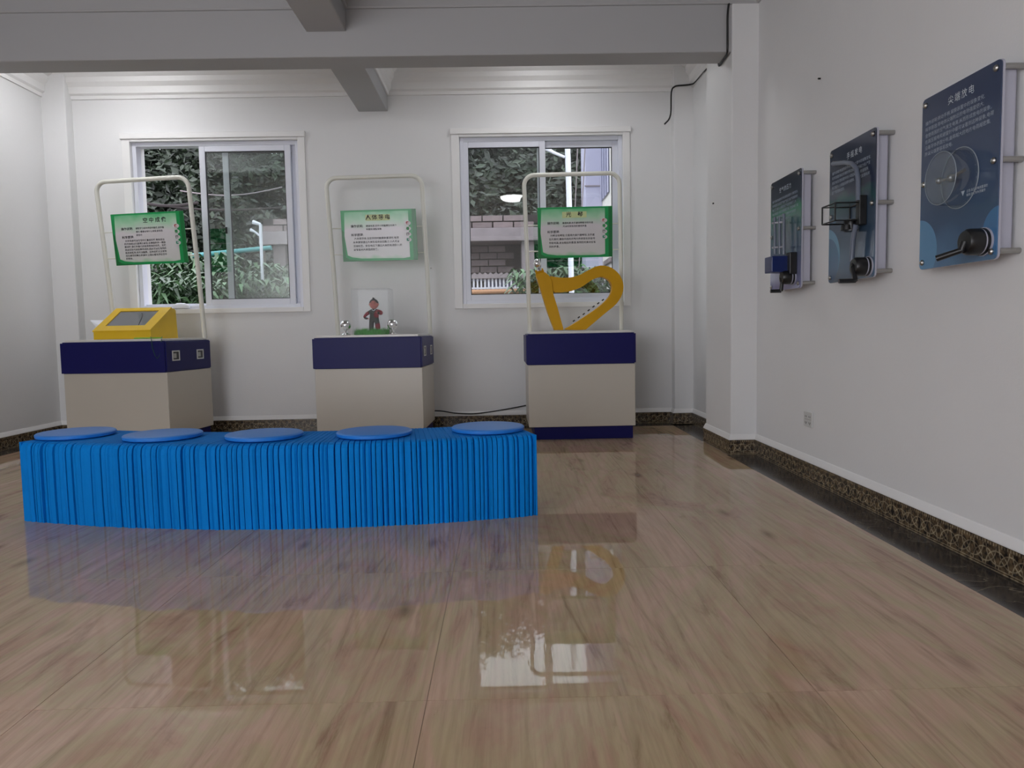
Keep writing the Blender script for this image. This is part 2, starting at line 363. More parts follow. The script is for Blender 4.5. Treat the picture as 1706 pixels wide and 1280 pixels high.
# ------------------------------------------------------------------ room shell
XL, XR, YB, YR, ZC = -3.44, 1.49, 5.745, -2.56, 2.80
W1 = (-2.835, -1.55, .968, 2.255)      # left window opening X0 X1 Z0 Z1
W2 = (-.305, .962, .968, 2.255)
TH = .22
b = MB()
xs = [XL-.2, W1[0], W1[1], W2[0], W2[1], XR+.2]
for i in (0, 2, 4): b.box(xs[i], xs[i+1], YB, YB+TH, -.05, ZC+.1)
for W in (W1, W2):
    b.box(W[0], W[1], YB, YB+TH, -.05, W[2]); b.box(W[0], W[1], YB, YB+TH, W[3], ZC+.1)
tag(b.build('wall_back', M['wall']), kind='structure')
tag(MB().box(XR, XR+.2, YR, YB, -.05, ZC+.1).build('wall_right', M['wall']), kind='structure')
b = MB(); LW = (-1.75, -.45, .9, 2.2)  # unseen opening added in the left wall to let fill light in
b.box(XL-.2, XL, YR, LW[0], -.05, ZC+.1); b.box(XL-.2, XL, LW[1], YB, -.05, ZC+.1); b.box(XL-.2, XL, LW[0], LW[1], -.05, LW[2]); b.box(XL-.2, XL, LW[0], LW[1], LW[3], ZC+.1)
tag(b.build('wall_left', M['wall']), kind='structure')
b = MB(); b.box(XL, -3.3, YR-.2, YR, -.05, ZC+.1); b.box(-.95, XR, YR-.2, YR, -.05, ZC+.1); b.box(-3.3, -.95, YR-.2, YR, 2.25, ZC+.1)  # unseen opening added in the rear wall for its fill light
tag(b.build('wall_rear', M['wall']), kind='structure')
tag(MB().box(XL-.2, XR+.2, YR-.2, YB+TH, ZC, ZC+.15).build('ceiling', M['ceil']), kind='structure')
# pillar and corner columns
PX, PY0, PY1 = 1.338, 4.24, 4.76
tag(MB().box(PX, XR+.02, PY0, PY1, 0, ZC+.01).build('pillar', M['wall'], bevel=.006), kind='structure')
CX, CY = 1.342, 5.655
tag(MB().box(CX, XR+.02, CY, YB+.02, 0, ZC+.01).build('corner_column', M['wall'], bevel=.006), kind='structure')
CX2 = -3.26
tag(MB().box(XL-.02, CX2, CY, YB+.02, 0, ZC+.01).build('corner_column', M['wall'], bevel=.006), kind='structure')
# beams
BY0, BY1, BZ, DX0, DX1, DZ = 4.25, 4.44, 2.318, -1.075, -.85, 2.458
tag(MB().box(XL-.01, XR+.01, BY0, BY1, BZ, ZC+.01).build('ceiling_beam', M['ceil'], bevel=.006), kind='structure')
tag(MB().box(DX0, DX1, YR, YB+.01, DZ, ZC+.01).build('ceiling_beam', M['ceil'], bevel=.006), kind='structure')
# cornices round each bay
def cornice(x0, x1, y0, y1, name, flat=False):
    prof = [(0, 2.578), (.012, 2.578), (.018, 2.586), (.018, 2.805), (0, 2.805)] if flat else [(0, 2.575), (.012, 2.575), (.016, 2.60), (.034, 2.612), (.038, 2.66), (.06, 2.69), (.066, 2.725), (.10, 2.745), (.105, 2.805), (0, 2.805)]
    b = MB(); n = len(prof); vs = []
    for cx, cy, sx, sy in ((x0, y0, 1, 1), (x1, y0, -1, 1), (x1, y1, -1, -1), (x0, y1, 1, -1)):
        vs += [(cx+sx*d, cy+sy*d, z) for d, z in prof]
    fs = [(k*n+i, k*n+(i+1) % n, ((k+1) % 4)*n+(i+1) % n, ((k+1) % 4)*n+i) for k in range(4) for i in range(n)]
    tag(b.add(vs, fs).build(name, M['ceil'] if flat else M['plaster']), kind='structure')
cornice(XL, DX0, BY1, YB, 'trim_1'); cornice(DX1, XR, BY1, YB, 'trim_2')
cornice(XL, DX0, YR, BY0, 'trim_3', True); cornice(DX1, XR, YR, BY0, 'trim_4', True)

# ------------------------------------------------------------------ floor with tiles
fl = tag(MB().box(XL-.2, XR+.2, YR-.2, YB+.1, -.08, -.0014).build('floor', M['joint']), kind='structure')
gx = [-3.28, -2.568, -1.768, -.968, -.168, .632, 1.312]; gy = [YR]+[-1.764+.8*i for i in range(10)]+[5.565]
G = .0006; cache = {}
for i in range(len(gx)-1):
    for j in range(len(gy)-1):
        wx, wy = round(gx[i+1]-gx[i], 3), round(gy[j+1]-gy[j], 3)
        if (wx, wy) not in cache:
            cache[(wx, wy)] = MB().box(G, wx-G, G, wy-G, -.012, 0).mesh('floor_tile', M['floor'])
        o = bpy.data.objects.new('floor_tile', cache[(wx, wy)]); o.location = (gx[i], gy[j], 0); finish(o, fl)
def border(x0, x1, y0, y1, along):
    L0, L1 = (y0, y1) if along == 'y' else (x0, x1); p = L0
    cuts = [L0]+[c for c in (-2.3+.615*k for k in range(-3, 16)) if L0+.05 < c < L1-.05]+[L1]
    for a, c in zip(cuts[:-1], cuts[1:]):
        bb = (x0+G, x1-G, a+.0012, c-.0012) if along == 'y' else (a+.0012, c-.0012, y0+G, y1-G)
        MB().box(bb[0], bb[1], bb[2], bb[3], -.012, 0).build('border_tile', M['marble'], fl)
border(1.312, 1.476, YR, PY0-.014, 'y'); border(1.312, 1.476, PY1+.014, CY-.014, 'y')
border(-3.43, -3.28, YR, 5.73, 'y'); border(-3.28, 1.476, 5.565, 5.731, 'x')

# ------------------------------------------------------------------ baseboards
def baseboard(name, pts, side, coat_no):
    "pts: wall line in plan; side=+1 room lies to the left of travel"
    t, h = .014, .087
    P = [Vector(p) for p in pts]; m = len(P); off = []
    for i, p in enumerate(P):
        ns = []
        if i > 0: d = (P[i]-P[i-1]).normalized(); ns.append(Vector((-d.y, d.x))*side)
        if i < m-1: d = (P[i+1]-P[i]).normalized(); ns.append(Vector((-d.y, d.x))*side)
        if len(ns) == 1: off.append(ns[0])
        else: n = ns[0]+ns[1]; off.append(n/(n.dot(ns[0])))
    def strip(prof, nm, material, parent=None):
        vs, fs, uvs = [], [], []; u = 0
        for i in range(m-1):
            L = (P[i+1]-P[i]).length
            for a in range(len(prof)-1):
                (d0, z0), (d1, z1) = prof[a], prof[a+1]
                k = len(vs)
                q = [(P[i]+off[i]*d0, z0, u), (P[i+1]+off[i+1]*d0, z0, u+L), (P[i+1]+off[i+1]*d1, z1, u+L), (P[i]+off[i]*d1, z1, u)]
                for (pt, z, uu) in q:
                    vs.append((pt.x, pt.y, z)); uvs.append((uu, z/h))
                fs.append((k, k+1, k+2, k+3) if side < 0 else (k, k+1, k+2, k+3))
            u += L
        me = bpy.data.meshes.new(nm); me.from_pydata(vs, [], fs); ul = me.uv_layers.new(name='UVMap')
        for lp in me.loops: ul.data[lp.index].uv = uvs[lp.vertex_index]
        me.materials.append(material); o = bpy.data.objects.new(nm, me); finish(o, parent); return o
    tag(strip([(t, -.005), (t, h), (0, h)], name, M['bb']), kind='structure')
    # white plaster bevel above the tile
    cap = tag(strip([(t+.0005, h), (t+.001, h+.004), (.004, h+.030), (0, h+.033)], 'trim_%d' % coat_no, M['plaster']), kind='structure')
baseboard('baseboard_right', [(XR, YR), (XR, PY0), (PX, PY0), (PX, PY1), (XR, PY1), (XR, CY), (CX, CY), (CX, YB)], 1, 5)
baseboard('baseboard_back', [(CX, YB), (CX2, YB)], 1, 6)
baseboard('baseboard_left', [(CX2, YB), (CX2, CY), (XL, CY), (XL, YR)], 1, 7)

# ------------------------------------------------------------------ windows
def bars(x0, x1, z0, z1, y0, y1, w, m=None):
    b = m or MB(); b.box(x0, x0+w, y0, y1, z0, z1); b.box(x1-w, x1, y0, y1, z0, z1); b.box(x0+w, x1-w, y0, y1, z0, z0+w); b.box(x0+w, x1-w, y0, y1, z1-w, z1); return b
def window(n, W, sashes):
    x0, x1, z0, z1 = W
    r = tag(empty('window_%d' % n, ((x0+x1)/2, YB, z0)), kind='structure'); ox, oy, oz = r.location
    def put(mb, nm, mt, par=r, bevel=.003):
        if par is r:
            mb.v = [(a-ox, c-oy, d-oz) for a, c, d in mb.v]
        else:
            mb.v = [(a-ox, c-oy, d-oz) for a, c, d in mb.v]
        return mb.build(nm, mt, par, bevel)
    fr = bars(x0, x1, z0, z1, YB+.025, YB+.105, .030)
    put(fr, 'window_frame', M['pvc'])
    put(MB().box(x0+.03, x1-.03, YB+.060, YB+.066, z0+.03, z0+.045), 'track', M['pvc'])
    for (sx0, sx1, yy, st) in sashes:
        s = put(bars(sx0, sx1, z0+.028, z1-.028, yy, yy+.028, st), 'sash', M['pvc'])
        put(bars(sx0+st-.001, sx1-st+.001, z0+.027+st, z1-.027-st, yy+.006, yy+.02, .006), 'gasket', M['gasket'], s, 0)
        put(MB().box(sx0+st, sx1-st, yy+.011, yy+.015, z0+.028+st, z1-.028-st), 'glass_pane', M['glass'], s, 0)
    # plaster surround: head ledge, jambs, sill
    b = MB(); b.box(x0-.068, x1+.062, YB-.026, YB+.002, z1+.018, z1+.060); put(b, 'head_moulding', M['plaster'])
    b = MB(); b.box(x0-.062, x0, YB-.012, YB+.002, z0-.035, z1+.018); put(b, 'jamb_moulding', M['plaster'])
    b = MB(); b.box(x1, x1+.056, YB-.012, YB+.002, z0-.035, z1+.018); put(b, 'jamb_moulding', M['plaster'])
    b = MB(); b.box(x0, x1, YB-.016, YB+.06, z0-.036, z0+.002); put(b, 'window_sill', M['plaster'])
    b = MB(); b.box(x0, x1, YB-.012, YB+.002, z1, z1+.018); put(b, 'head_reveal', M['plaster'])
    return r
w1 = window(1, W1, [(-2.325, -1.618, YB+.030, .046), (-2.16, -1.575, YB+.068, .046)])
w2 = window(2, W2, [(-.285, .362, YB+.030, .046), (.30, .935, YB+.068, .046)])
hd = MB().box(-2.33+1.0, 0, 0, 0, 0, 0)
MB().tube([(-2.135-w1.location.x, .022, 1.55-w1.location.z), (-2.135-w1.location.x, .022, 1.60-w1.location.z)], .008, 8).build('latch', M['black'], w1)

# ------------------------------------------------------------------ ceiling lamps
def ceiling_lamp(x, y, m, label):
    r = tag(empty('ceiling_lamp', (x, y, ZC)), label, 'lamp')
    MB().lathe([(.205, 0), (.215, -.012), (.21, -.028), (.19, -.03)], n=36).build('lamp_base', M['top'], r, smooth=True)
    MB().lathe([(.19, -.028), (.185, -.05), (.16, -.075), (.11, -.092), (.05, -.10), (.001, -.102)], n=36).build('lamp_shade', m, r, smooth=True)
ceiling_lamp(-2.72, 5.0, M['lampl'], 'round white ceiling lamp above the yellow screen console bay')
ceiling_lamp(.32, 5.08, M['lamp'], 'round white ceiling lamp above the harp display')
ceiling_lamp(-2.25, .45, M['lamp2'], 'round white ceiling lamp in the left bay in front of the bench')
ceiling_lamp(.20, .45, M['lamp2'], 'round white ceiling lamp mirrored in the right window pane')

# ------------------------------------------------------------------ exhibit stands
SIGNS = {
 'left': ('空中成像', '操作说明:', '观察窗口前方的空中影像,用手触\n摸它,看看会有什么发现,能不能\n抓住它', '科学原理:',
          '  光学系统可以在空中汇聚成实像,物体发出\n的光线经过凹面镜反射后,在镜面的另一侧会\n聚成像,我们所看见的就是物体的实像。实像\n是由实际光线会聚而成的,因此可以在不同的\n角度观察到,却无法触摸。这种成像方法常常\n用在展览和舞台表演中,让观众看到浮在空中\n的物体。'),
 'mid': ('人体导电', '操作说明:', '接通电源,双手分别触摸左右两个\n金属球,观察现象', '科学原理:',
         '  人体是导体,当双手同时触摸金属球时,电流\n从金属球通过人体形成闭合回路,使小人可以\n活动起来。安全电压下通过人体的电流很小,所\n以不会对人体造成伤害。'),
 'right': ('光  琴', '操作说明:', '接通电源,用手遮挡琴框中的光线\n,可以听到不同的音符声音', '科学原理:',
           '  光琴没有琴弦,它是用光束代替琴弦,当手遮\n住光束时,接收光线的光敏元件把变化的信号\n传给电路,发出相应的音调,不同的光束对应不\n同的声音。'),
}
def exhibit(key, cx, y0, label, sockets=False, skew=0.0, rz=0.0, fx=0.0, group='exhibit stands along the back wall'):
    D, HW = .60, .37
    r = tag(empty('exhibit_stand', (cx-math.sin(rz)*D/2, y0+math.cos(rz)*D/2, 0), rz), label, 'exhibit stand', group)
    h = D/2
    MB().box(-.325, .355, -h+.035, h-.03, 0, .092).build('plinth', M['navy'], r, .003)
    MB().box(-.363, .368, -h+.006, h-.006, .090, .518).build('cabinet_body', M['cream'], r, .004)
    bx = MB().box(-.362, .362, -h+.008, h-.008, .515, .728).build('box_section', M['navy'], r, .002)
    MB().box(-.370, .362, -h-.004, -h+.014, .519, .720).build('front_panel', M['navy'], bx, .0015)
    MB().box(.356, .372, -h+.004, h-.014, .524, .722).build('side_panel', M['navy'], bx, .0015)
    MB().box(-.374, -.356, -h+.004, h-.014, .524, .722).build('side_panel', M['navy'], bx, .0015)
    MB().box(-.348, .345, -h+.008, h-.01, .728, .743).build('table_top', M['top'], r, .002)
    if sockets:
        for yy in (-.185, .135):
            p = MB(); x = .3725
            p.box(x-.001, x+.004, yy-.046, yy+.046, .592, .600); p.box(x-.001, x+.004, yy-.046, yy+.046, .653, .661)
            p.box(x-.001, x+.004, yy-.046, yy-.036, .600, .653); p.box(x-.001, x+.004, yy+.036, yy+.046, .600, .653)
            so = p.build('recessed_pull', M['socket'], r, .001)
            MB().box(x-.002, x+.001, yy-.037, yy+.037, .600, .653).build('recess', M['black'], so)
            MB().box(x+.0005, x+.003, yy-.030, yy+.004, .610, .642).build('latch', M['steel'], so)
    # tube frame
    t = .016; X0, X1, Z1, R = -.358+fx, .342+fx, 1.888, .075; yf = .262
    def ln(x, y, z): k = (z-.74)/1.15; return (x-.028*k, y-.09*k, z)
    pts = [(X0, yf, .74)]
    pts += [(X0+.004, yf, 1.2)] + [(X0+R-R*math.cos(a), yf, Z1-R+R*math.sin(a)) for a in [PI/2*i/6 for i in range(7)]]
    pts += [(X1-R+R*math.sin(a), yf, Z1-R+R*math.cos(a)) for a in [PI/2*i/6 for i in range(7)]] + [(X1, yf, 1.2), (X1-.005, yf, .74)]
    pts = [ln(x, y, z+skew*(x)*(z-.74)/1.1) for x, y, z in pts]
    MB().tube(pts, t, 12).build('tube_frame', M['tube'], r, smooth=True)
    for z in (1.528, 1.340):
        MB().tube([ln(X0+.006, yf, z+skew*X0*.7), ln(X1-.006, yf, z+skew*X1*.7)], .0045, 8).build('crossbar', M['tube'], r, smooth=True)
    # sign
    SW, SH = .552, .368
    sb = MB().box(-SW/2, SW/2, -SH/2, SH/2, -.006, 0).build('sign_board', M['signgreen'], r, .001)
    sb.location = ln(fx+.006, yf-.012, 1.470); sb.rotation_euler = (PI/2+.078, -skew*.9, 0)
    # inner printed panel with curved corners
    poly = [(-SW/2+.028, SH/2-.012), (SW/2-.056, SH/2-.012), (SW/2-.056, -SH/2+.022), (SW/2-.10, -SH/2+.015), (-SW/2+.14, -SH/2+.020), (-SW/2+.07, -SH/2+.030), (-SW/2+.036, -SH/2+.045), (-SW/2+.020, 0)]
    MB().prism(poly, lambda a, c, d: (a, c, d), 0, .0006).build('printed_panel', M['signpanel'], sb)
    MB().box(SW/2-.030, SW/2-.001, -SH/2+.001, SH/2-.001, 0, .0005).build('dark_band', M['signdark'], sb)
    MB().prism([(-SW/2+.001, -SH/2+.001), (-SW/2+.20, -SH/2+.001), (-SW/2+.05, -SH/2+.014), (-SW/2+.022, -SH/2+.03), (-SW/2+.016, .03), (-SW/2+.001, .05)], lambda a, c, d: (a, c, d), 0, .0008).build('dark_band', M['signdark'], sb)
    ti, h1, b1, h2, b2 = SIGNS[key]
    if key != 'left': MB().box(-.095, .085, .106, .150, .0006, .0012).build('title_box', M['titleplate'], sb)
    tx0 = -.004 if key != 'left' else .055; tl = [c for c in ti if c != ' ']; st = .047 if len(tl) == 4 else .086
    for i, ch in enumerate(tl): put_text(sb, ch, .040 if key != 'left' else .038, tx0+(i-(len(tl)-1)/2)*st*(1 if len(tl) == 4 else 1), .128, .0016, M['ink'], 'CENTER', 1.0, bold=.0006, name='title_character')
    ty = .072 if key != 'left' else .078
    put_text(sb, h1, .0215, -.206, ty-.004, .0012, M['ink'], bold=.0004)
    for i, ln in enumerate(b1.split('\n')):
        put_text(sb, ln, .0160 if key != 'left' else .0152, -.095, ty-.004-i*.0235, .0012, M['ink'], bold=.0002)
    y2 = .005 if key != 'left' else .014
    put_text(sb, h2, .0215, -.206, y2, .0012, M['ink'], bold=.0004)
    nl = b2.count('\n')+1; lh = .0268 if key != 'left' else .0212
    for i, ln in enumerate(b2.split('\n')):
        put_text(sb, ln, .0178 if key != 'left' else .0165, -.195, y2-.026-i*lh, .0012, M['ink'], bold=.0002)
    for i, (cc, ch) in enumerate(((srgb(190, 40, 50), '做'), (srgb(30, 140, 70), '看'), (srgb(70, 50, 60), '阅'), (srgb(20, 140, 110), '想'))):
        yb = .082-i*.040 if key != 'left' else .080-i*.040
        bd = MB().lathe([(.001, 0), (.022, 0), (.022, .003), (.001, .003)], (0, 0, 0), 'z', 20)
        bd.v = [(v[0]*1.12+.212, v[1]*.72+yb, v[2]+.0006) for v in bd.v]
        k = 'badge%d' % i
        if k not in M: M[k] = mat('badge_ink_%d' % i, cc, .5); M['badgeface'] = M.get('badgeface') or mat('badge_face', srgb(206, 206, 206), .3)
        bo = bd.build('badge', M['badgeface'], sb, smooth=True)
        put_text(sb, ch, .022, .212, yb, .0042, M[k], 'CENTER', bold=.001, name='badge_lettering')
    return r
exhibit('left', -2.60, 4.885, 'navy and cream exhibit stand with the yellow screen console on top, leftmost of three', True, .020, -.10, .012)
exhibit('mid', -.912, 4.915, 'navy and cream exhibit stand carrying the figurine and two chrome balls, middle of three', True, .008, -.035, .018)
exhibit('right', .535, 4.93, 'navy and cream exhibit stand carrying the yellow harp, rightmost of three', False, .010, 0, .030)

# ------------------------------------------------------------------ yellow console
TT = .7435
def console():
    x0, x1 = -2.815, -2.385
    r = tag(empty('display_console', (-2.560, 5.145, TT), -.10), 'yellow wedge-shaped console with a sloping grey screen on the left stand', 'console')
    prof = [(-.175, 0), (-.175, .055), (.095, .213), (.130, .213), (.150, .200), (.165, 0)]
    f = lambda a, c, d: (d, a, c)
    MB().prism(prof, f, -.205, .205).build('housing', M['yellow'], r, .003)
    # sloping frame and screen
    import math as m
    p0 = Vector((0, -.175, .055)); p1 = Vector((0, .095, .213)); u = (p1-p0).normalized(); n = Vector((0, -u.z, u.y)); L = (p1-p0).length
    def q(a, s, h): return (a, p0.y+u.y*s+n.y*h, p0.z+u.z*s+n.z*h)
    def slab(x0, x1, s0, s1, h0, h1):
        v = [q(x0, s0, h0), q(x1, s0, h0), q(x1, s1, h0), q(x0, s1, h0), q(x0, s0, h1), q(x1, s0, h1), q(x1, s1, h1), q(x0, s1, h1)]
        return v, [(3,2,1,0),(4,5,6,7),(0,1,5,4),(1,2,6,5),(2,3,7,6),(3,0,4,7)]
    b = MB()
    for a in ((-.207, -.150, -.004, L+.002), (.135, .207, -.004, L+.002), (-.150, .135, -.004, .062), (-.150, .135, L-.040, L+.002)): b.add(*slab(a[0], a[1], a[2], a[3], -.002, .008))
    b.build('screen_bezel', M['yellow'], r)
    MB().add(*slab(-.151, .136, .060, L-.038, -.001, .002)).build('screen', M['screen'], r)
    pts = [q(-.02+.03*math.sin(t*2), .08+t*.13, .0028) for t in [i/10 for i in range(11)]]
    pts = [q(.02+.07*t, .245-.17*t+.02*math.sin(t*5), .0028) for t in [i/10 for i in range(11)]]
    MB().tube(pts, .003, 6).build('wire', M['ink'], r)
console()
# folded white paper wing left of the console
b = MB(); a = [at(150, 534, Y=5.15), at(176, 534, Y=5.19), at(172, 546, Y=5.12), at(165, 550, Y=5.12)]
b.add([tuple(p) for p in a]+[tuple(p+Vector((.004, .012, .002))) for p in a], [(0, 1, 2, 3), (7, 6, 5, 4), (0, 1, 5, 4), (1, 2, 6, 5), (2, 3, 7, 6), (3, 0, 4, 7)])
tag(b.build('paper_card', M['paper']), 'white folded paper card leaning out left of the yellow console', 'card')
# cord hanging over the front of the stand
def hang(name, P, r_, m_, label):
    tag(MB().tube(P, r_, 6).build(name, m_, smooth=True), label, 'cord')
fy = 4.852
P = [at(251, 561, Y=4.90), at(252, 566, Y=fy), at(254, 580, Y=fy-.002), at(258, 592, Y=fy-.002), at(262, 598, Y=fy-.002), at(266, 592, Y=fy-.002), at(268, 580, Y=fy-.002), at(269, 566, Y=fy), at(270, 561, Y=4.90)]
hang('thin_cord', P, .0022, M['cord'], 'thin dark cord looping down the front of the left stand')
P = [Vector((-2.58+.30*t, 4.988+.012*math.sin(t*20), TT+.006)) for t in [i/24 for i in range(25)]]
P = [Vector((-2.47+.20*t, 4.915-.02*t+.006*math.sin(t*18), TT+.005)) for t in [i/24 for i in range(25)]]
hang('green_cord', P, .0045, M['lime'], 'lime green cord lying at the foot of the yellow console')
# white bowl on the sill
o = MB().lathe([(.001, 0), (.05, 0), (.075, .006), (.074, .02), (.06, .036), (.03, .045), (.001, .047)], (0, 0, 0), 'z', 24).build('bowl', M['paper'], smooth=True)
o.location = (at(303, 510, Y=YB+.03).x, YB+.012, W1[2]+.003); o.scale = (1, .35, 1); tag(o, 'small white upturned bowl on the left window sill behind the console', 'bowl')

# ------------------------------------------------------------------ middle stand: case, figurine, grass, balls
GX, GY = -.915, 5.19
def sphere_stand(px, label):
    X = at(px, 545, Y=5.14).x
    r = tag(empty('sphere_stand', (X, 5.14, TT)), label, 'metal ball', 'chrome balls on the middle stand')
    MB().lathe([(.030, 0), (.032, .004), (.026, .010), (.012, .018), (.009, .030), (.012, .036)], n=24).build('ball_foot', M['chrome'], r, smooth=True)
    MB().ball((0, 0, .070), .038, 28, 16).build('ball', M['chrome'], r, smooth=True)
sphere_stand(576, 'polished chrome ball on a small foot left of the figurine')
sphere_stand(654, 'polished chrome ball on a small foot right of the figurine')
c = MB(); cx0, cx1, cy0, cy1, cz1 = -1.042, -.785, 5.07, 5.32, 1.064
ca = tag(empty('display_case', (GX, GY, TT)), 'clear acrylic case standing over the figurine on the middle stand', 'display case')
def loc(b):
    b.v = [(x-GX, y-GY, z-TT) for x, y, z in b.v]; return b
for bx in ((cx0, cx1, cy0, cy0+.003), (cx0, cx1, cy1-.003, cy1), (cx0, cx0+.003, cy0+.003, cy1-.003), (cx1-.003, cx1, cy0+.003, cy1-.003)):
    loc(MB().box(bx[0], bx[1], bx[2], bx[3], TT, cz1)).build('side_pane', M['acrylic'], ca)
loc(MB().box(cx0, cx1, cy0, cy1, cz1, cz1+.003)).build('top_pane', M['acrylic'], ca)
# grass
g = MB(); rnd = random.Random(3)
for i in range(900):
    x = GX-.005+rnd.uniform(-.118, .118); y = GY+rnd.uniform(-.07, .07); h = rnd.uniform(.024, .056); a = rnd.uniform(0, PI); wv = .0022; lx, ly = rnd.uniform(-.010, .010), rnd.uniform(-.010, .010)
    dx, dy = math.cos(a)*wv, math.sin(a)*wv
    g.add([(x-dx, y-dy, TT), (x+dx, y+dy, TT), (x+dx*.6+lx*.5, y+dy*.6+ly*.5, TT+h*.6), (x-dx*.6+lx*.5, y-dy*.6+ly*.5, TT+h*.6), (x+lx, y+ly, TT+h)], [(0, 1, 2, 3), (3, 2, 4)])
tag(loc(g).build('turf', M['grass'], fix=False, loc=(GX, GY, TT)), 'patch of green artificial grass around the figurine feet', 'grass', kind='stuff')

def skin_body(name, joints, edges, radii, m, parent, sub=2, loc=(0, 0, 0)):
    me = bpy.data.meshes.new(name); me.from_pydata(joints, edges, []); o = bpy.data.objects.new(name, me); COL.objects.link(o)
    sk = o.modifiers.new('skin', 'SKIN'); ly = me.skin_vertices[0] if me.skin_vertices else None
    if ly is None:
        bpy.context.view_layer.objects.active = o; ly = me.skin_vertices[0]
    for i, r_ in enumerate(radii):
        ly.data[i].radius = r_ if isinstance(r_, tuple) else (r_, r_); ly.data[i].use_root = (i == 0)
    ss = o.modifiers.new('sub', 'SUBSURF'); ss.levels = sub; ss.render_levels = sub
    dg = bpy.context.evaluated_depsgraph_get(); me2 = bpy.data.meshes.new_from_object(o.evaluated_get(dg))
    bpy.data.objects.remove(o); me2.materials.clear(); me2.materials.append(m)
    me2.polygons.foreach_set('use_smooth', [True]*len(me2.polygons))
    n = bpy.data.objects.new(name, me2); n.location = loc; return finish(n, parent)
fg = tag(empty('figurine', (-.905, 5.185, TT+.002)), 'small figurine of a boy in a dark and crimson jacket inside the clear case', 'figurine')
# body (trunk, legs, hands) as one surface; clothes over it
J = [(0, 0, .115), (0, 0, .145), (0, -.002, .170), (0, -.002, .184),
     (-.020, 0, .098), (-.022, -.002, .055), (-.023, 0, .012), (-.025, -.014, .006),
     (.018, 0, .098), (.022, -.002, .055), (.026, 0, .012), (.029, -.014, .006),
     (-.030, 0, .160), (-.056, .004, .142), (-.069, -.006, .128), (-.060, -.014, .114), (-.040, -.018, .112),
     (.032, 0, .160), (.050, -.012, .148), (.030, -.034, .152)]
Ed = [(0, 1), (1, 2), (2, 3), (0, 4), (4, 5), (5, 6), (6, 7), (0, 8), (8, 9), (9, 10), (10, 11), (2, 12), (12, 13), (13, 14), (14, 15), (15, 16), (2, 17), (17, 18), (18, 19)]
Rd = [(.031, .024), (.031, .023), (.027, .019), .012, .019, .0175, .016, .011, .019, .0175, .016, .011, .012, .0095, .0085, .008, .007, .014, .013, .009]
skin_body('body', J, Ed, Rd, M['jacket'], fg)
# crimson half of the jacket and right sleeve, crimson trouser leg
Js = [(.012, -.006, .112), (.015, -.006, .145), (.022, -.004, .163), (.046, -.006, .158), (.054, -.014, .146), (.038, -.030, .150)]
skin_body('jacket_half', Js, [(0, 1), (1, 2), (2, 3), (3, 4), (4, 5)], [(.021, .024), (.019, .023), (.016, .021), .018, .0175, .012], M['redcloth'], fg)
skin_body('trouser_leg', [(.020, -.001, .090), (.023, -.002, .055), (.026, 0, .024)], [(0, 1), (1, 2)], [.0205, .019, .0175], M['redcloth'], fg)
skin_body('sleeve', [(-.034, 0, .158), (-.056, .004, .142), (-.069, -.006, .128), (-.062, -.013, .117)], [(0, 1), (1, 2), (2, 3)], [.0145, .0125, .0115, .0105], M['redcloth'], fg)
# hands with fingers
def hand(c, d, up):
    c = Vector(c); d = Vector(d).normalized(); up = Vector(up).normalized(); s = d.cross(up)
    jj = [tuple(c-d*.006), tuple(c)]; ee = [(0, 1)]; rr = [.005, (.006, .004)]
    for k in range(4):
        b0 = c+s*(k-1.5)*.0034; jj += [tuple(b0+d*.006), tuple(b0+d*(.011+.001*(1.5-abs(k-1.5)))+up*-.002)]; n = len(jj); ee += [(1, n-2), (n-2, n-1)]; rr += [.0018, .0014]
    jj += [tuple(c+s*.007+d*.002), tuple(c+s*.010+d*.006)]; n = len(jj); ee += [(1, n-2), (n-2, n-1)]; rr += [.002, .0016]
    skin_body('hand', jj, ee, rr, M['skin'], fg, 1)
hand((-.040, -.020, .112), (1, -.2, -.2), (0, 0, 1)); hand((.024, -.038, .154), (-1, -.4, .4), (0, 0, 1))
hd = MB().ball((0, -.003, .214), .031, 24, 16, (1, .95, 1.12)); 
hd.ball((-.031, .002, .212), .006, 8, 6); hd.ball((.031, .002, .212), .006, 8, 6); hd.ball((0, -.034, .209), .0042, 8, 6)
he = hd.build('head', M['skin'], fg, smooth=True)
for s in (-1, 1):
    MB().ball((s*.011, -.0305, .217), .0038, 10, 6, (1.2, .5, .8)).build('eye', M['hair'], he, smooth=True)
    MB().tube([(s*.006, -.0318, .2255), (s*.012, -.031, .228), (s*.018, -.027, .2262)], .0011, 6).build('eyebrow', M['hair'], he)
MB().tube([(-.008, -.0305, .1995), (0, -.0325, .1975), (.008, -.0305, .1995)], .0016, 6).build('mouth', M['redcloth'], he)
hr = MB(); k0 = 0
prof = [(.001, .0375), (.014, .035), (.024, .028), (.031, .016), (.0335, .006), (.032, .004)]
hr.lathe(prof, (0, .002, .214), 'z', 24); hr.tube([(0, .002, .246), (-.004, .002, .256), (-.009, .002, .259)], [.010, .007, .002], 10)
hr.ball((0, .010, .213), .0305, 20, 12, (1.03, .85, 1.05))
hr.build('hair', M['hair'], fg, smooth=True)
MB().tube([(-.012, -.019, .175), (0, -.024, .166), (.014, -.019, .176)], .0022, 6).build('collar', M['paper'], fg)

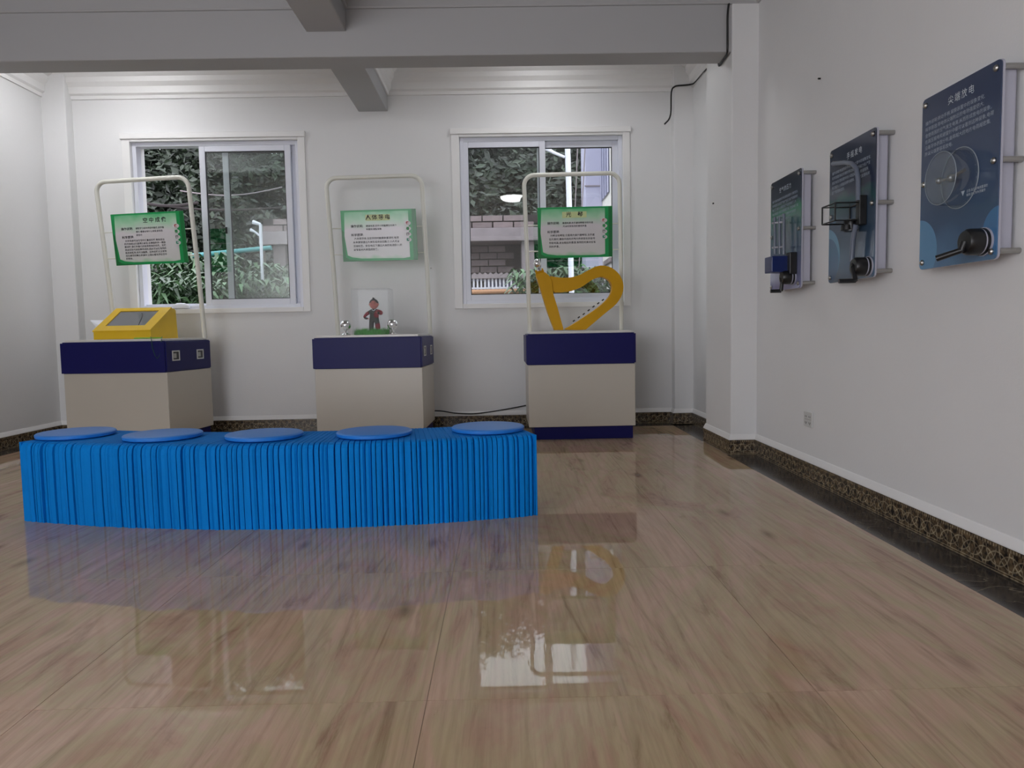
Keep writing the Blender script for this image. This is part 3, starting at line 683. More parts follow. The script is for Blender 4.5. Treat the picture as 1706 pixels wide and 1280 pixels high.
# ------------------------------------------------------------------ harp
HY = 5.16
def cp(cx, cy): return (870+cx/8.979, 420+cy/8.979)
def hpt(p):
    q = at(*cp(*p), Y=HY); return (q.x, max(q.z, TT+.0005))
hx, hz = .50, TT
hr_ = tag(empty('harp', (hx, HY+.04, hz)), 'ochre yellow frame harp with a curled neck and chrome finial on the right stand', 'harp')
def smooth_poly(pts, closed=True, it=2):
    for _ in range(it):
        n = len(pts); out = []
        for i in range(n):
            a, b_ = pts[i], pts[(i+1) % n]
            out += [(a[0]*.75+b_[0]*.25, a[1]*.75+b_[1]*.25), (a[0]*.25+b_[0]*.75, a[1]*.25+b_[1]*.75)]
        pts = out
    return pts
neck = [(390, 350), (520, 378), (700, 385), (850, 350), (1000, 265), (1100, 215), (1200, 193), (1320, 218), (1420, 285), (1490, 380), (1523, 490), (1515, 600), (1470, 700), (1400, 795), (1250, 912), (1100, 1040), (975, 1145), (950, 1168), (640, 1168), (640, 1150), (700, 1118), (820, 1045), (950, 958), (1100, 858), (1230, 755), (1320, 650), (1354, 550), (1340, 465), (1285, 398), (1200, 364), (1100, 388), (1010, 440), (900, 520), (800, 562), (640, 602), (440, 606)]
neck = smooth_poly(neck, it=1)
hf = lambda a, c, d: (a-hx, HY-(HY+.04)+d, c-hz)
MB().prism([hpt(p) for p in neck], hf, .012, .082).build('neck_and_soundbox', M['harp'], hr_, .002)
colm = [(205, 335), (340, 300), (400, 350), (445, 430), (470, 640), (530, 830), (608, 1115), (622, 1170), (482, 1170), (380, 900), (285, 590), (215, 370)]
MB().prism([hpt(p) for p in colm], hf, 0, .094).build('pillar', M['harp'], hr_, .003)
for (a, c_), (d_, e_) in ((((205, 312)), ((330, 280))), (((200, 285)), ((318, 252)))):
    A = at(*cp(a, c_), Y=HY); B = at(*cp(d_, e_), Y=HY)
    MB().tube([(A.x-hx, .007, A.z-hz), (B.x-hx, .007, B.z-hz)], .010, 10).build('collar', M['harp'], hr_, smooth=True)
q = at(*cp(228, 160), Y=HY); q2 = at(*cp(262, 262), Y=HY)
MB().tube([(q2.x-hx, .007, q2.z-hz-.006), (q2.x-hx-.003, .007, q2.z-hz+.008), ((q.x+q2.x)/2-hx, .007, (q.z+q2.z)/2-hz), (q.x-hx, .007, q.z-hz)], [.022, .020, .009, .008], 14).build('finial_neck', M['chrome'], hr_, smooth=True)
MB().ball((q.x-hx, .007, q.z-hz), .0285, 20, 14, (.95, .95, 1.1)).build('finial', M['chrome'], hr_, smooth=True)
for i, p in enumerate(((1225, 712), (1155, 762), (1083, 812), (1010, 868), (935, 925), (860, 975), (785, 1028))):
    q = at(*cp(*p), Y=HY); n = Vector((math.cos(2.25), 0, math.sin(2.25)))
    P0 = Vector((q.x-hx, .022, q.z-hz)); t_ = Vector((math.cos(.62), 0, math.sin(.62)))*.009
    MB().tube([P0-t_, P0+t_], .0048, 8).build('string_hole_plug', M['black'], hr_)

# ------------------------------------------------------------------ pleated paper bench
def yfront(x): return 2.778+.155*(x+.80)**2
def bench():
    r = random.Random(5); H, D = .332, .40
    x, xs = -1.992, []
    while x < .115:
        wv = r.choice((.016, .019, .021, .024, .028)); ro = r.uniform(-.008, 0)
        xs += [(x, ro+r.uniform(-.003, .003)), (x+wv*.45, ro-r.uniform(0, .003)), (x+wv*.80, ro+r.uniform(-.002, .005)), (x+wv*.88, r.uniform(.016, .026))]
        x += wv
    xs.append((.122, 0))
    n = len(xs); vs, fs = [], []; K = None; drift = 0
    for i, (x, f) in enumerate(xs):
        drift = drift*.85+r.uniform(-.0012, .0012)
        y0 = yfront(x); t = Vector((1, .31*(x+.80), 0)).normalized(); nn = Vector((-t.y, t.x, 0)); y1 = D
        up = max(0, f)*.5
        prof = [(f+.002, 0), (f, .10), (f, H*.88), (f+.004, H-.018), (f+.013, H-.006), (f*.6+.030, H-up*.3), (y1*.5, H-up*.08), (y1-.030, H-up*.3), (y1-.013-f, H-.006), (y1-.004-f, H-.018), (y1-f, H*.88), (y1-f, .10), (y1-f, 0)]
        K = len(prof)
        for d, z in prof:
            p = Vector((x+drift*(1-z/H), y0, 0))+nn*d
            vs.append((p.x, p.y, z))
    for i in range(n-1):
        for k in range(K-1):
            fs.append((i*K+k, (i+1)*K+k, (i+1)*K+k+1, i*K+k+1))
        fs.append((i*K+K-1, (i+1)*K+K-1, (i+1)*K, i*K))
    fs += [tuple(range(K)), tuple((n-1)*K+k for k in range(K-1, -1, -1))]
    root = tag(empty('folding_bench', (-.94, 3.0, 0)), 'long low bench of pleated bright blue paper on the wooden floor', 'bench')
    b = MB().add([(a+.94, c_-3.0, z) for a, c_, z in vs], fs)
    o = b.build('pleated_body', M['pleat'], root)
    for x, s in ((-1.996, -1), (.126, 1)):
        t = Vector((1, .31*(x+.80), 0)).normalized(); nn = Vector((-t.y, t.x, 0)); p = Vector((x, yfront(x), 0))
        c4 = [p+t*a+nn*d for a, d in ((-.004, -.004), (.004, -.004), (.004, D+.004), (-.004, D+.004))]
        v = [(q.x+.94, q.y-3.0, z) for z in (0, H-.001) for q in c4]
        MB().add(v, [(3,2,1,0),(4,5,6,7),(0,1,5,4),(1,2,6,5),(2,3,7,6),(3,0,4,7)]).build('end_board', M['pleat'], root, .0015)
bench()
pads = [(-1.85, 'leftmost of the five round blue seat pads, at the left end of the bench'), (-1.425, 'round blue seat pad second from the left on the bench'), (-.985, 'round blue seat pad in the centre of the row on the bench'),
        (-.535, 'round blue seat pad second from the right on the bench'), (-.068, 'rightmost round blue seat pad, below the harp side of the bench')]
pm = MB().lathe([(.001, 0), (.148, 0), (.153, .003), (.154, .009), (.154, .014), (.149, .018), (.142, .019), (.001, .019)], n=56)
pme = pm.mesh('seat_pad', M['pad'], True)
for i, (x, lb) in enumerate(pads):
    o = bpy.data.objects.new('seat_pad', pme); o.location = (x, yfront(x)+(.195 if i < 4 else .20), .3345); finish(o)
    o.rotation_euler = ((.012, -.01, .008, .0, -.012)[i]*.3, 0, i); tag(o, lb, 'seat pad', 'blue seat pads on the bench')

# ------------------------------------------------------------------ wall panels
BX = 1.42
def wall_panel(yc, label, pm_, key):
    r = empty('wall_exhibit', (XR, yc, 1.213)); r.rotation_euler = Matrix(((0, 0, -1), (-1, 0, 0), (0, 1, 0))).to_euler()
    tag(r, label, 'wall exhibit', 'crank exhibits on the right wall')
    hw, hh, zb = .193, .28, XR-BX
    rr = .016; poly = []
    for cx, cy, a0 in ((hw-rr, hh-rr, 0), (-hw+rr, hh-rr, PI/2), (-hw+rr, -hh+rr, PI), (hw-rr, -hh+rr, 1.5*PI)):
        poly += [(cx+rr*math.cos(a0+PI/2*i/4), cy+rr*math.sin(a0+PI/2*i/4)) for i in range(5)]
    ident = lambda a, c, d: (a, c, d)
    MB().prism(poly, ident, zb-.003, zb).build('printed_board', pm_, r)
    poly2 = [(a*1.006, c*1.004) for a, c in poly]
    MB().prism(poly2, ident, zb-.010, zb-.0035).build('acrylic_sheet', M['panelback'], r)
    MB().box(-hw+.02, hw-.012, -hh+.02, hh-.02, .016, zb-.011).build('back_box', M['panelback'], r, .006)
    for sx in (-1, 1):
        for sy in (-1, 0, 1):
            x, y = sx*(hw-.020), sy*(hh-.022)
            if sx == 1: xx = hw+.012 if False else x
            s = MB().lathe([(.0001, 0), (.0085, 0), (.0085, zb-.010), (.0001, zb-.010)], (sx*(hw-.004), y, 0), 'z', 14).build('standoff', M['steel'], r, smooth=True)
            MB().lathe([(.0001, zb), (.009, zb), (.0095, zb+.004), (.006, zb+.008), (.0001, zb+.009)], (x, y, 0), 'z', 14).build('bolt_cap', M['steel'], r, smooth=True)
    return r
def lp(r, px, py, d=0.0):
    "photo pixel to panel-local coordinates on the plane d in front of the board"
    q = at(px, py, X=BX-d); return (-(q.y-r.location.y), q.z-r.location.z, XR-BX+d)
M['panelback'] = mat('lilac_grey_acrylic', srgb(176, 176, 190), .3)
#NV, SB = srgb(44, 56, 86), srgb(84, 118, 152)
M['print3'] = print_mat('navy_print', [(0, srgb(82, 116, 150)), (.25, srgb(64, 86, 116)), (.6, srgb(56, 72, 102)), (1, srgb(52, 64, 92))],
                        [(-.20, -.22, .105), (.20, -.20, .07)], [srgb(92, 138, 176), srgb(70, 116, 160)])
M['print2'] = print_mat('navy_teal_print', [(0, srgb(84, 110, 134)), (.25, srgb(66, 86, 108)), (.5, srgb(54, 72, 92)), (.57, srgb(48, 82, 86)), (.64, srgb(52, 60, 80)), (1, srgb(52, 58, 76))],
                        [(-.21, -.17, .12), (-.20, -.19, .10)], [srgb(96, 140, 168), srgb(72, 104, 136)])
M['print1'] = print_mat('navy_green_print', [(0, srgb(128, 130, 170)), (.3, srgb(96, 104, 132)), (.55, srgb(74, 104, 108)), (.70, srgb(50, 112, 92)), (.78, srgb(56, 64, 82)), (1, srgb(48, 52, 68))], [], [])
def crank(r, hub, arm, end, R, stripes=True):
    "hub: local xyz on the board face; arm and end are points of the lever; end is the handle tip"
    hx_, hy_, _ = hub; z = XR-BX
    MB().lathe([(.0001, 0), (R*1.05, 0), (R*1.05, .006), (.0001, .006)], (hx_, hy_, z), 'z', 28).build('crank_flange', M['panelback'], r, smooth=True)
    MB().lathe([(.0001, .006), (R, .006), (R, .013), (R*.93, .014), (.0001, .014)], (hx_, hy_, z), 'z', 28).build('crank_ring', M['black'], r, smooth=True)
    MB().lathe([(.0001, .014), (R*.95, .014), (R*.95, .019), (.0001, .019)], (hx_, hy_, z), 'z', 28).build('crank_ring', M['panelback'], r, smooth=True)
    MB().lathe([(.0001, .019), (R*.98, .019), (R*.96, .050), (R*.80, .060), (.0001, .062)], (hx_, hy_, z), 'z', 28).build('crank_hub', M['black'], r, smooth=True)
    MB().tube([(hx_, hy_, z+.058), tuple(arm), tuple(arm[:2])+(arm[2]+.004,)], [.012, .010, .009], 10).build('crank_arm', M['black'], r, smooth=True)
    MB().tube([tuple(arm), tuple(end)], [.0085, .0095], 12).build('crank_handle', M['black'], r, smooth=True)
GL = '操作说明:转动手柄,观察装置中的现象变化,\n科学原理:带电体尖端附近的电场强度很大,\n会使周围的空气发生电离,从而形成放电的现象。\n在高压输电和避雷针中都可以看到这种现象,电荷\n沿着导体表面分布,曲率越大的地方电荷越密集,\n所以尖端更容易放电。'
def board_text(r, title, body, x0, ytop, sz, lh, ts=.034, tx=0.0, tyo=0.0, sx=1.0):
    z = XR-BX+.0012
    put_text(r, title, ts, tx, .215+tyo, z, M['whiteink'], 'CENTER', 1.3, bold=.0, name='title_lettering')
    for i, ln in enumerate(body.split('\n')):
        put_text(r, ln, sz, x0, ytop-i*lh, z, M['whitedim'], sx=sx)
# nearest panel: point discharge drum
p3 = wall_panel(2.277, 'navy wall exhibit with a clear round drum, nearest on the right wall', M['print3'], 3)
board_text(p3, '尖端放电', GL, -.172, .196, .0148, .0198, .029, .012, .018, 1.08)
z0 = XR-BX
c0 = lp(p3, 1598, 295); c1 = lp(p3, 1568, 299, .06)
cc = ((c0[0]+c1[0])/2, (c0[1]+c1[1])/2)
dr = MB().lathe([(.092, 0), (.092, .003), (.084, .003), (.081, .058), (.078, .062)], (cc[0], cc[1], z0), 'z', 40)
dr.f = dr.f[:-2]; drum = dr.build('drum_wall', M['drum'], p3, smooth=True, fix=False)
MB().lathe([(.0001, .060), (.080, .060), (.080, .063), (.0001, .063)], (cc[0], cc[1], z0), 'z', 40).build('drum_cover', M['drum'], drum, smooth=True)
def ring(rad, z, m, nm, par, th=.0016):
    MB().tube([(cc[0]+rad*math.cos(a), cc[1]+rad*math.sin(a), z) for a in [2*PI*i/40 for i in range(41)]], th, 6, False).build(nm, m, par, smooth=True)
M['edge'] = mat('bright_acrylic_edge', srgb(150, 160, 170), .15)
ring(.092, z0+.002, M['edge'], 'rim', drum); ring(.080, z0+.0615, M['edge'], 'rim', drum, .0012)
MB().tube([(cc[0]-.055, cc[1]+.004, z0+.030), (cc[0]-.012, cc[1], z0+.030)], .004, 8).build('electrode', M['steel'], p3, smooth=True)
MB().tube([(cc[0]+.008, cc[1], z0+.030), (cc[0]+.070, cc[1]+.010, z0+.030)], .005, 8).build('electrode', M['steel'], p3, smooth=True)
MB().ball((cc[0]-.058, cc[1]+.004, z0+.030), .010, 14, 8).build('electrode_ball', M['steel'], p3, smooth=True)
MB().ball((cc[0]+.004, cc[1], z0+.030), .012, 14, 8).build('electrode_ball', M['steel'], p3, smooth=True)
put_text(p3, '▼', .02, .025, -.068, z0+.0012, M['whiteink']); put_text(p3, '注意:高压放电装置请勿\n触摸,由工作人员操作', .0095, .052, -.070, z0+.0012, M['whiteink'], line=1.2)
h3 = lp(p3, 1640, 403); crank(p3, h3, lp(p3, 1602, 417, .066), lp(p3, 1560, 431, .115), .040)
# middle panel: framed clear box and bent tube
p2 = wall_panel(2.965, 'navy wall exhibit with a black framed clear box and bent tube', M['print2'], 2)
board_text(p2, '手摇发电', '操作说明:快速转动手柄,观察装置中的现象变化,\n科学原理:转动手柄时带动线圈切割磁力线,产生\n感应电流,使装置中的小球运动起来,转速越快,\n电流越大,小球运动得也越快。发电机就是利用\n这个原理制成的。', -.168, .178, .0146, .0200, .029, .025, .006, 1.08)
def q2(px, py, d): return lp(p2, px, py, d)
tb = [q2(1388, 273, .03), q2(1408, 271, .03), q2(1420, 273, .03), q2(1427, 281, .03), q2(1430, 300, .03), q2(1430, 334, .03)]
M['tubeglass'] = mat('frosted_clear_tube', srgb(104, 112, 128), .15)
MB().tube(tb, .0095, 12).build('bent_tube', M['tubeglass'], p2, smooth=True)
MB().tube([q2(1426, 374, .03), q2(1421, 400, .03), q2(1419, 436, .03)], .0100, 12).build('bent_tube', M['tubeglass'], p2, smooth=True)
# clear box reaching out from the board
bc = q2(1434, 353, .02); by0, by1 = bc[1]-.030, bc[1]+.038; bx0, bx1 = bc[0]-.125, bc[0]-.01; bz1 = z0+.115
fr = MB()
for x in (bx0, bx1):
    for y in (by0, by1): fr.tube([(x, y, z0), (x, y, bz1)], .0032, 6)
for z in (z0+.003, bz1):
    fr.tube([(bx0, by0, z), (bx1, by0, z)], .0032, 6); fr.tube([(bx0, by1, z), (bx1, by1, z)], .0032, 6); fr.tube([(bx0, by0, z), (bx0, by1, z)], .0032, 6); fr.tube([(bx1, by0, z), (bx1, by1, z)], .0032, 6)
fr.build('box_frame', M['black'], p2)
for bb in ((bx0, bx1, by1-.002, by1), (bx0, bx1, by0, by0+.002)): MB().box(bb[0], bb[1], bb[2], bb[3], z0, bz1).build('box_pane', M['acrylic'], p2)
MB().box(bx0, bx1, by0, by1, bz1-.002, bz1).build('box_pane', M['acrylic'], p2)
MB().box(bx1-.012, bx1+.02, by0-.02, by1+.025, z0, z0+.03).build('box_bracket', M['black'], p2, .003)
MB().lathe([(.0001, 0), (.026, 0), (.026, .045), (.0001, .045)], ((bx0+bx1)/2+.01, by0+.008, z0+.03), 'y', 18).build('coil', M['black'], p2, smooth=True)
MB().lathe([(.0001, 0), (.022, 0), (.024, .02), (.0001, .022)], ((bx0+bx1)/2+.01, by0-.012, z0+.045), 'y', 18).build('coil', M['black'], p2, smooth=True)
crank(p2, lp(p2, 1447, 444), lp(p2, 1420, 442, .06), lp(p2, 1425, 468, .062), .037)
e0 = lp(p2, 1425, 468, .062); MB().tube([e0, (e0[0]-.004, e0[1], e0[2]+.062)], .0085, 10).build('crank_grip', M['black'], p2, smooth=True)
# farthest panel: vertical tubes and blue block
p1 = wall_panel(3.65, 'green and navy wall exhibit with a blue block below clear tubes', M['print1'], 1)
board_text(p1, '空气的压力', '操作说明:快速转动手柄,观察装置中小球的变化,\n科学原理:流动的空气会产生压力差,气流越快的\n地方压力越小,小球就会在气流的作用下上升,\n停止转动后小球又会慢慢落下来。生活中的飞机\n机翼和喷雾器都用到了这个原理,请仔细观察\n小球上升的高度和转速之间的关系。', -.168, .178, .0146, .0215, .027, 0, .006, 1.08)
for px in (1291, 1299, 1306):
    MB().tube([lp(p1, px, 362 if px != 1306 else 356, .045), lp(p1, px, 424, .045)], .007, 10).build('clear_tube', M['tubeglass'], p1, smooth=True)
for py in (371, 412):
    MB().tube([lp(p1, 1287, py+1, .045), lp(p1, 1306, py-1, .045)], .0045, 8).build('tube_clip', M['panelback'], p1)
a_, b_ = lp(p1, 1294, 441, .07), 0
MB().box(a_[0]-.050, a_[0]+.045, a_[1]-.040, a_[1]+.038, z0+.02, z0+.112).build('blue_block', M['blueplastic'], p1, .004)
MB().box(a_[0]+.02, a_[0]+.075, a_[1]-.052, a_[1]+.052, z0, z0+.035).build('block_bracket', M['black'], p1, .003)
crank(p1, lp(p1, 1322, 462), lp(p1, 1303, 470, .055), lp(p1, 1301, 485, .060), .035)
e0 = lp(p1, 1301, 485, .060); MB().tube([e0, (e0[0]-.004, e0[1], e0[2]+.05)], .0085, 10).build('crank_grip', M['black'], p1, smooth=True)

# socket, nail, cables
sk = tag(empty('wall_socket', (XR, 3.502, .295)), 'white double wall socket low on the right wall', 'socket'); sk.rotation_euler = Matrix(((0, 0, -1), (-1, 0, 0), (0, 1, 0))).to_euler()
MB().box(-.055, .055, -.036, .036, 0, .008).build('face_plate', M['socket'], sk, .002)
sk.scale = (.86, 1, 1)
MB().box(-.040, .040, -.001, .001, .008, .0088).build('divider', M['steel'], sk)
for x in (-.024, .024):
    for (dx, dy) in ((-.008, .014), (.008, .014), (-.009, -.016), (.009, -.016), (0, -.022)): MB().box(x+dx-.0018, x+dx+.0018, dy-.004, dy+.004, .008, .0086).build('socket_slot', M['black'], sk)
def on_right(px, py): return at(px, py, X=XR-.006)
nl = MB().tube([on_right(1367, 131), on_right(1367, 131)+Vector((-.012, 0, 0))], .004, 8).build('wall_nail', M['black']); tag(nl, 'dark nail head high on the right wall above the panels', 'nail')
q = at(1189, 337, Y=4.9); q = at(1189, 339, X=PX-.001)
tag(MB().tube([(PX+.002, q.y if q.y < PY1-.02 and q.y > PY0+.01 else PY1-.03, q.z), (PX-.008, q.y if q.y < PY1-.02 and q.y > PY0+.01 else PY1-.03, q.z)], .005, 8).build('wall_nail', M['black']), 'small dark nail on the left face of the white pillar', 'nail')
tag(MB().tube([at(718, 447, Y=YB), at(718, 447, Y=YB-.018)], .006, 8).build('wall_hook', M['steel']), 'tiny metal hook on the back wall left of the right window', 'hook')
c_ = [at(1217, -10, Y=BY0-.008), at(1212, 20, Y=BY0-.008), at(1212, 60, Y=BY0-.008), at(1212, 84, Y=BY0-.008)]
c_ += [at(1211, 92, Z=BZ-.007), at(1204, 101, Z=BZ-.007), at(1197, 112, Z=BZ-.007)]
c_ += [Vector((1.325, BY1+.012, BZ+.05)), Vector((1.325, PY1-.02, BZ+.20)), Vector((1.33, PY1+.03, BZ+.21)), Vector((1.484, PY1+.04, BZ+.20))]
col = lambda px, py: at(px, py, Y=CY-.007)
c_ += [at(1180, 111, X=XR-.007), at(1157, 139, X=XR-.012), col(1150, 141), col(1140, 142), col(1126, 143), col(1120, 147), col(1118, 156), col(1118, 188), col(1115, 199), col(1107, 207)]
def sm(P, it=2):
    for _ in range(it):
        o_ = [P[0]]
        for i in range(len(P)-1): o_ += [P[i]*.8+P[i+1]*.2, P[i]*.2+P[i+1]*.8]
        P = o_+[P[-1]]
    return P
tag(MB().tube(sm([Vector(p) for p in c_]), .006, 8).build('wall_cable', M['cable'], smooth=True), 'black cable running down the beam and across to the corner column', 'cable')
c_ = [at(700, 686, Y=YB-.014), at(730, 684, Y=YB-.014), at(760, 689, Y=YB-.014), at(790, 690, Y=YB-.014), at(820, 686, Y=YB-.02), at(850, 681, Y=YB-.025), at(885, 674, Y=YB-.03)]
tag(MB().tube(sm(c_), .005, 8).build('power_cable', M['cable'], smooth=True), 'black power cable strung low along the back wall behind the stands', 'cable')
# ------------------------------------------------------------------ outside
M['leaf'] = mat('dark_green_foliage', srgb(38, 48, 34), .55, rand=.75, var=.35, vscale=1.2)
M['leaf2'] = mat('bright_green_foliage', srgb(66, 94, 60), .45, rand=.6, var=.3, vscale=2)
M['bark'] = mat('grey_bark', srgb(84, 76, 68), .8, bump=.3, bscale=20)
M['hill'] = mat('leafy_hillside', srgb(16, 22, 14), .9, var=.5, vscale=1.5, bump=.6, bscale=4)
M['earth'] = mat('bare_earth', srgb(84, 76, 62), .9, var=.2, vscale=2)
M['block'] = mat('pale_concrete_block', srgb(122, 108, 109), .85, rand=.12, var=.12, vscale=9, bump=.3, bscale=30)
M['conc'] = mat('pale_concrete', srgb(134, 124, 127), .85, var=.10, vscale=5, bump=.2, bscale=20)
M['brickd'] = mat('grey_brown_brick', srgb(104, 92, 94), .85, rand=.18, var=.15, vscale=9, bump=.3, bscale=30)
M['mortar'] = mat('grey_mortar', srgb(50, 44, 44), .9)
M['stone'] = mat('pinkish_rubble_stone', srgb(106, 86, 90), .85, rand=.2, var=.15, vscale=8, bump=.3, bscale=20)
M['postw'] = mat('white_painted_metal', srgb(205, 205, 214), .4)
M['lilac'] = mat('pale_lilac_render', srgb(176, 174, 196), .8, var=.03)
M['creamw'] = mat('cream_render', srgb(214, 210, 204), .8, var=.03)
M['teal'] = mat('teal_pipe', srgb(66, 132, 134), .4)
M['orange'] = mat('peach_pipe', srgb(176, 128, 92), .5)
M['bluepane'] = mat('dark_blue_glazing', srgb(60, 66, 100), .15)
M['sheet'] = mat('pale_blue_sheet', srgb(140, 143, 170), .5)
tag(MB().add([(-30, YB+.3, -.6), (16, YB+.3, -.6), (16, 16.5, -.6), (-30, 16.5, -.6)], [(0, 1, 2, 3)]).build('ground', M['earth']), kind='structure')
hl = MB(); nx, ny = 30, 12; rnd = random.Random(11)
for j in range(ny):
    for i in range(nx):
        y = 15.5+j*1.35; hl.v.append((-34+i*1.8, y, -.7+(y-15.5)*.60+rnd.uniform(-.35, .35)*(1 if j else 0)))
hl.f = [(j*nx+i, j*nx+i+1, (j+1)*nx+i+1, (j+1)*nx+i) for j in range(ny-1) for i in range(nx-1)]
tag(hl.build('hillside', M['hill'], smooth=True), kind='structure')
def crown_mesh(seed, n, leaf, sc, mt, clumps=26):
    r = random.Random(seed); b = MB(); C = []
    for _ in range(clumps):
        while True:
            p = Vector((r.uniform(-1, 1), r.uniform(-1, 1), r.uniform(-1, 1)))
            if .35 < p.length < 1: break
        C.append((Vector((p.x*sc[0], p.y*sc[1], p.z*sc[2])), r.uniform(.28, .46)*sc[0]))
    for i in range(n):
        c, R = C[i % clumps]; d = Vector((r.gauss(0, 1), r.gauss(0, 1), r.gauss(0, 1))).normalized(); p = c+d*R*r.uniform(.75, 1.0)
        u = Vector((r.gauss(0, 1), r.gauss(0, 1), r.gauss(0, .6))).normalized(); v_ = u.cross(d).normalized(); s = leaf*r.uniform(.6, 1.3)
        u = u*s; v_ = v_*s*.45; up = d*s*.15
        b.add([p-u, p-v_+up, p+u, p+v_+up], [(0, 1, 2, 3)])
    me = b.mesh('foliage', mt, fix=False); return me
crowns = [crown_mesh(20+k, 7500, .105, (2.0, 1.6, 1.9), M['leaf'], 40) for k in range(3)]
trunk = MB().tube([(0, 0, -2.6), (.05, 0, -1.2), (0, .05, .4)], [.17, .13, .06], 8).mesh('trunk', M['bark'], True)
rnd = random.Random(2); k = 0
rows = [(16.8, 1.9, 2.2), (19.0, 3.6, 2.3), (21.4, 5.4, 2.4), (24.0, 7.2, 2.5), (26.6, 8.4, 2.6)]
ORD = 'first second third fourth fifth sixth seventh eighth ninth tenth eleventh twelfth thirteenth'.split()
words = ['front', 'second', 'third', 'fourth', 'skyline']
for j, (y, z, s) in enumerate(rows):
    X = -17+rnd.uniform(0, 1.5)
    c_no = -1
    while X < 7.5:
        c_no += 1
        zz = z+rnd.uniform(-.4, .4)
        if j == 4: zz += 2.5 if X < -6.0 else (1.1 if X < .6 else .35)
        if j == 3: zz += 1.3 if X < -6.0 else (.3 if X < .6 else -.4)
        r = tag(empty('tree', (X, y+rnd.uniform(-.5, .5), zz-2.0)), 'dark green tree, %s from the left in the %s row on the hillside' % (ORD[c_no], words[j]), 'tree', 'hillside trees, %s row' % words[j])
        r.scale = (rnd.uniform(.9, 1.15),)*3; r.rotation_euler = (0, 0, rnd.uniform(0, 6))
        f = bpy.data.objects.new('foliage', crowns[k % 3]); f.location = (0, 0, 2.0); finish(f, r)
        t = bpy.data.objects.new('trunk', trunk); t.location = (0, 0, 1.9); finish(t, r)
        X += rnd.uniform(2.3, 2.9); k += 1
# leafy shrubs below the left window: long glossy blades
def shrub_mesh(seed, n, L, w, spread, h):
    r = random.Random(seed); b = MB()
    for i in range(n):
        p = Vector((r.uniform(-spread, spread), r.uniform(-spread*.6, spread*.6), r.uniform(0, h))); a = r.uniform(0, 2*PI); l = L*r.uniform(.6, 1.2); d = Vector((math.cos(a), math.sin(a), 0)); s = Vector((-d.y, d.x, 0))*w
        q1 = p+d*l*.45+Vector((0, 0, l*.35)); q2_ = p+d*l+Vector((0, 0, l*r.uniform(-.25, .25)))
        b.add([p, q1-s, q1+s, q2_], [(0, 1, 2), (1, 3, 2)])
    return b.mesh('leaves', M['leaf2'], fix=False)
sh = [shrub_mesh(31+k, 900, .24, .022, .42, .62) for k in range(2)]
for i, (px, py, Y, s) in enumerate(((262, 512, 8.0, 1.0), (300, 512, 7.6, 1.0), (322, 490, 8.6, 1.25), (352, 505, 8.2, 1.1), (390, 500, 8.8, 1.2), (425, 497, 9.0, 1.15), (448, 508, 8.4, 1.0), (232, 520, 7.8, .8), (925, 500, 9.6, 1.2), (960, 502, 9.8, 1.2))):
    p = at(px, py, Y=Y)
    side = 'left' if px < 600 else 'right'
    r = tag(empty('shrub', (p.x, p.y, p.z-.40)), 'bright green long-leaved shrub %s outside the %s window' % (('behind the frame leg', 'behind the sign', 'under the window centre', 'just left of the sash', 'behind the sash', 'left of the lamp post', 'at the brick pier', 'at the far left edge', 'left of the lamp pole', 'right of the lamp pole')[i], side), 'shrub', 'shrubs outside the %s window' % side); r.scale = (s,)*3
    f = bpy.data.objects.new('leaves', sh[i % 2]); finish(f, r)
    MB().tube([(0, 0, -.3), (0, 0, .5)], [.03, .012], 6).build('stem', M['bark'], r)
# planting bed carrying the shrubs
zb_ = at(300, 520, Y=7.6).z-.38
tag(MB().box(-8.2, -2.2, 7.2, 9.6, -.6, zb_).build('planting_bed', M['earth']), kind='structure')
tag(MB().box(0.2, 1.6, 9.2, 10.4, -.6, at(940, 505, Y=9.6).z-.45).build('planting_bed', M['earth']), kind='structure')
# rubble wall with coping
def rubble(Y, px0, px1, pyt, pyb):
    A, B = at(px0, pyt+4, Y=Y), at(px1, pyt-2, Y=Y); zb = at(px0, pyb, Y=Y).z; r = tag(empty('garden_wall', ((A.x+B.x)/2, Y, zb)), 'low rubble stone wall with a pale coping outside the left window', 'wall')
    ox, oz = r.location.x, zb; H = A.z-zb
    MB().box(A.x-ox, B.x-ox, .03, .28, -1.6, H-.07).build('wall_core', M['mortar'], r)
    MB().box(A.x-ox, B.x-ox, -.06, .32, H-.07, H).build('coping', M['conc'], r, .01)
    rd = random.Random(4); z = H-.09; ms = []
    while z > -.3:
        h = rd.uniform(.07, .11); x = A.x-ox
        while x < B.x-ox-.05:
            wdt = rd.uniform(.10, .19); n = 8
            poly = [(x+wdt/2+(wdt/2-.008)*abs(math.cos(2*PI*i/n+.4))**.6*(1 if math.cos(2*PI*i/n+.4) > 0 else -1), z-h/2+(h/2-.006)*abs(math.sin(2*PI*i/n+.4))**.6*(1 if math.sin(2*PI*i/n+.4) > 0 else -1)) for i in range(n)]
            MB().prism(poly, lambda a, c, d: (a, d, c), rd.uniform(-.02, .0), .05).build('stone', M['stone'], r)
            x += wdt
        z -= h
rubble(9.7, 226, 300, 441, 505)
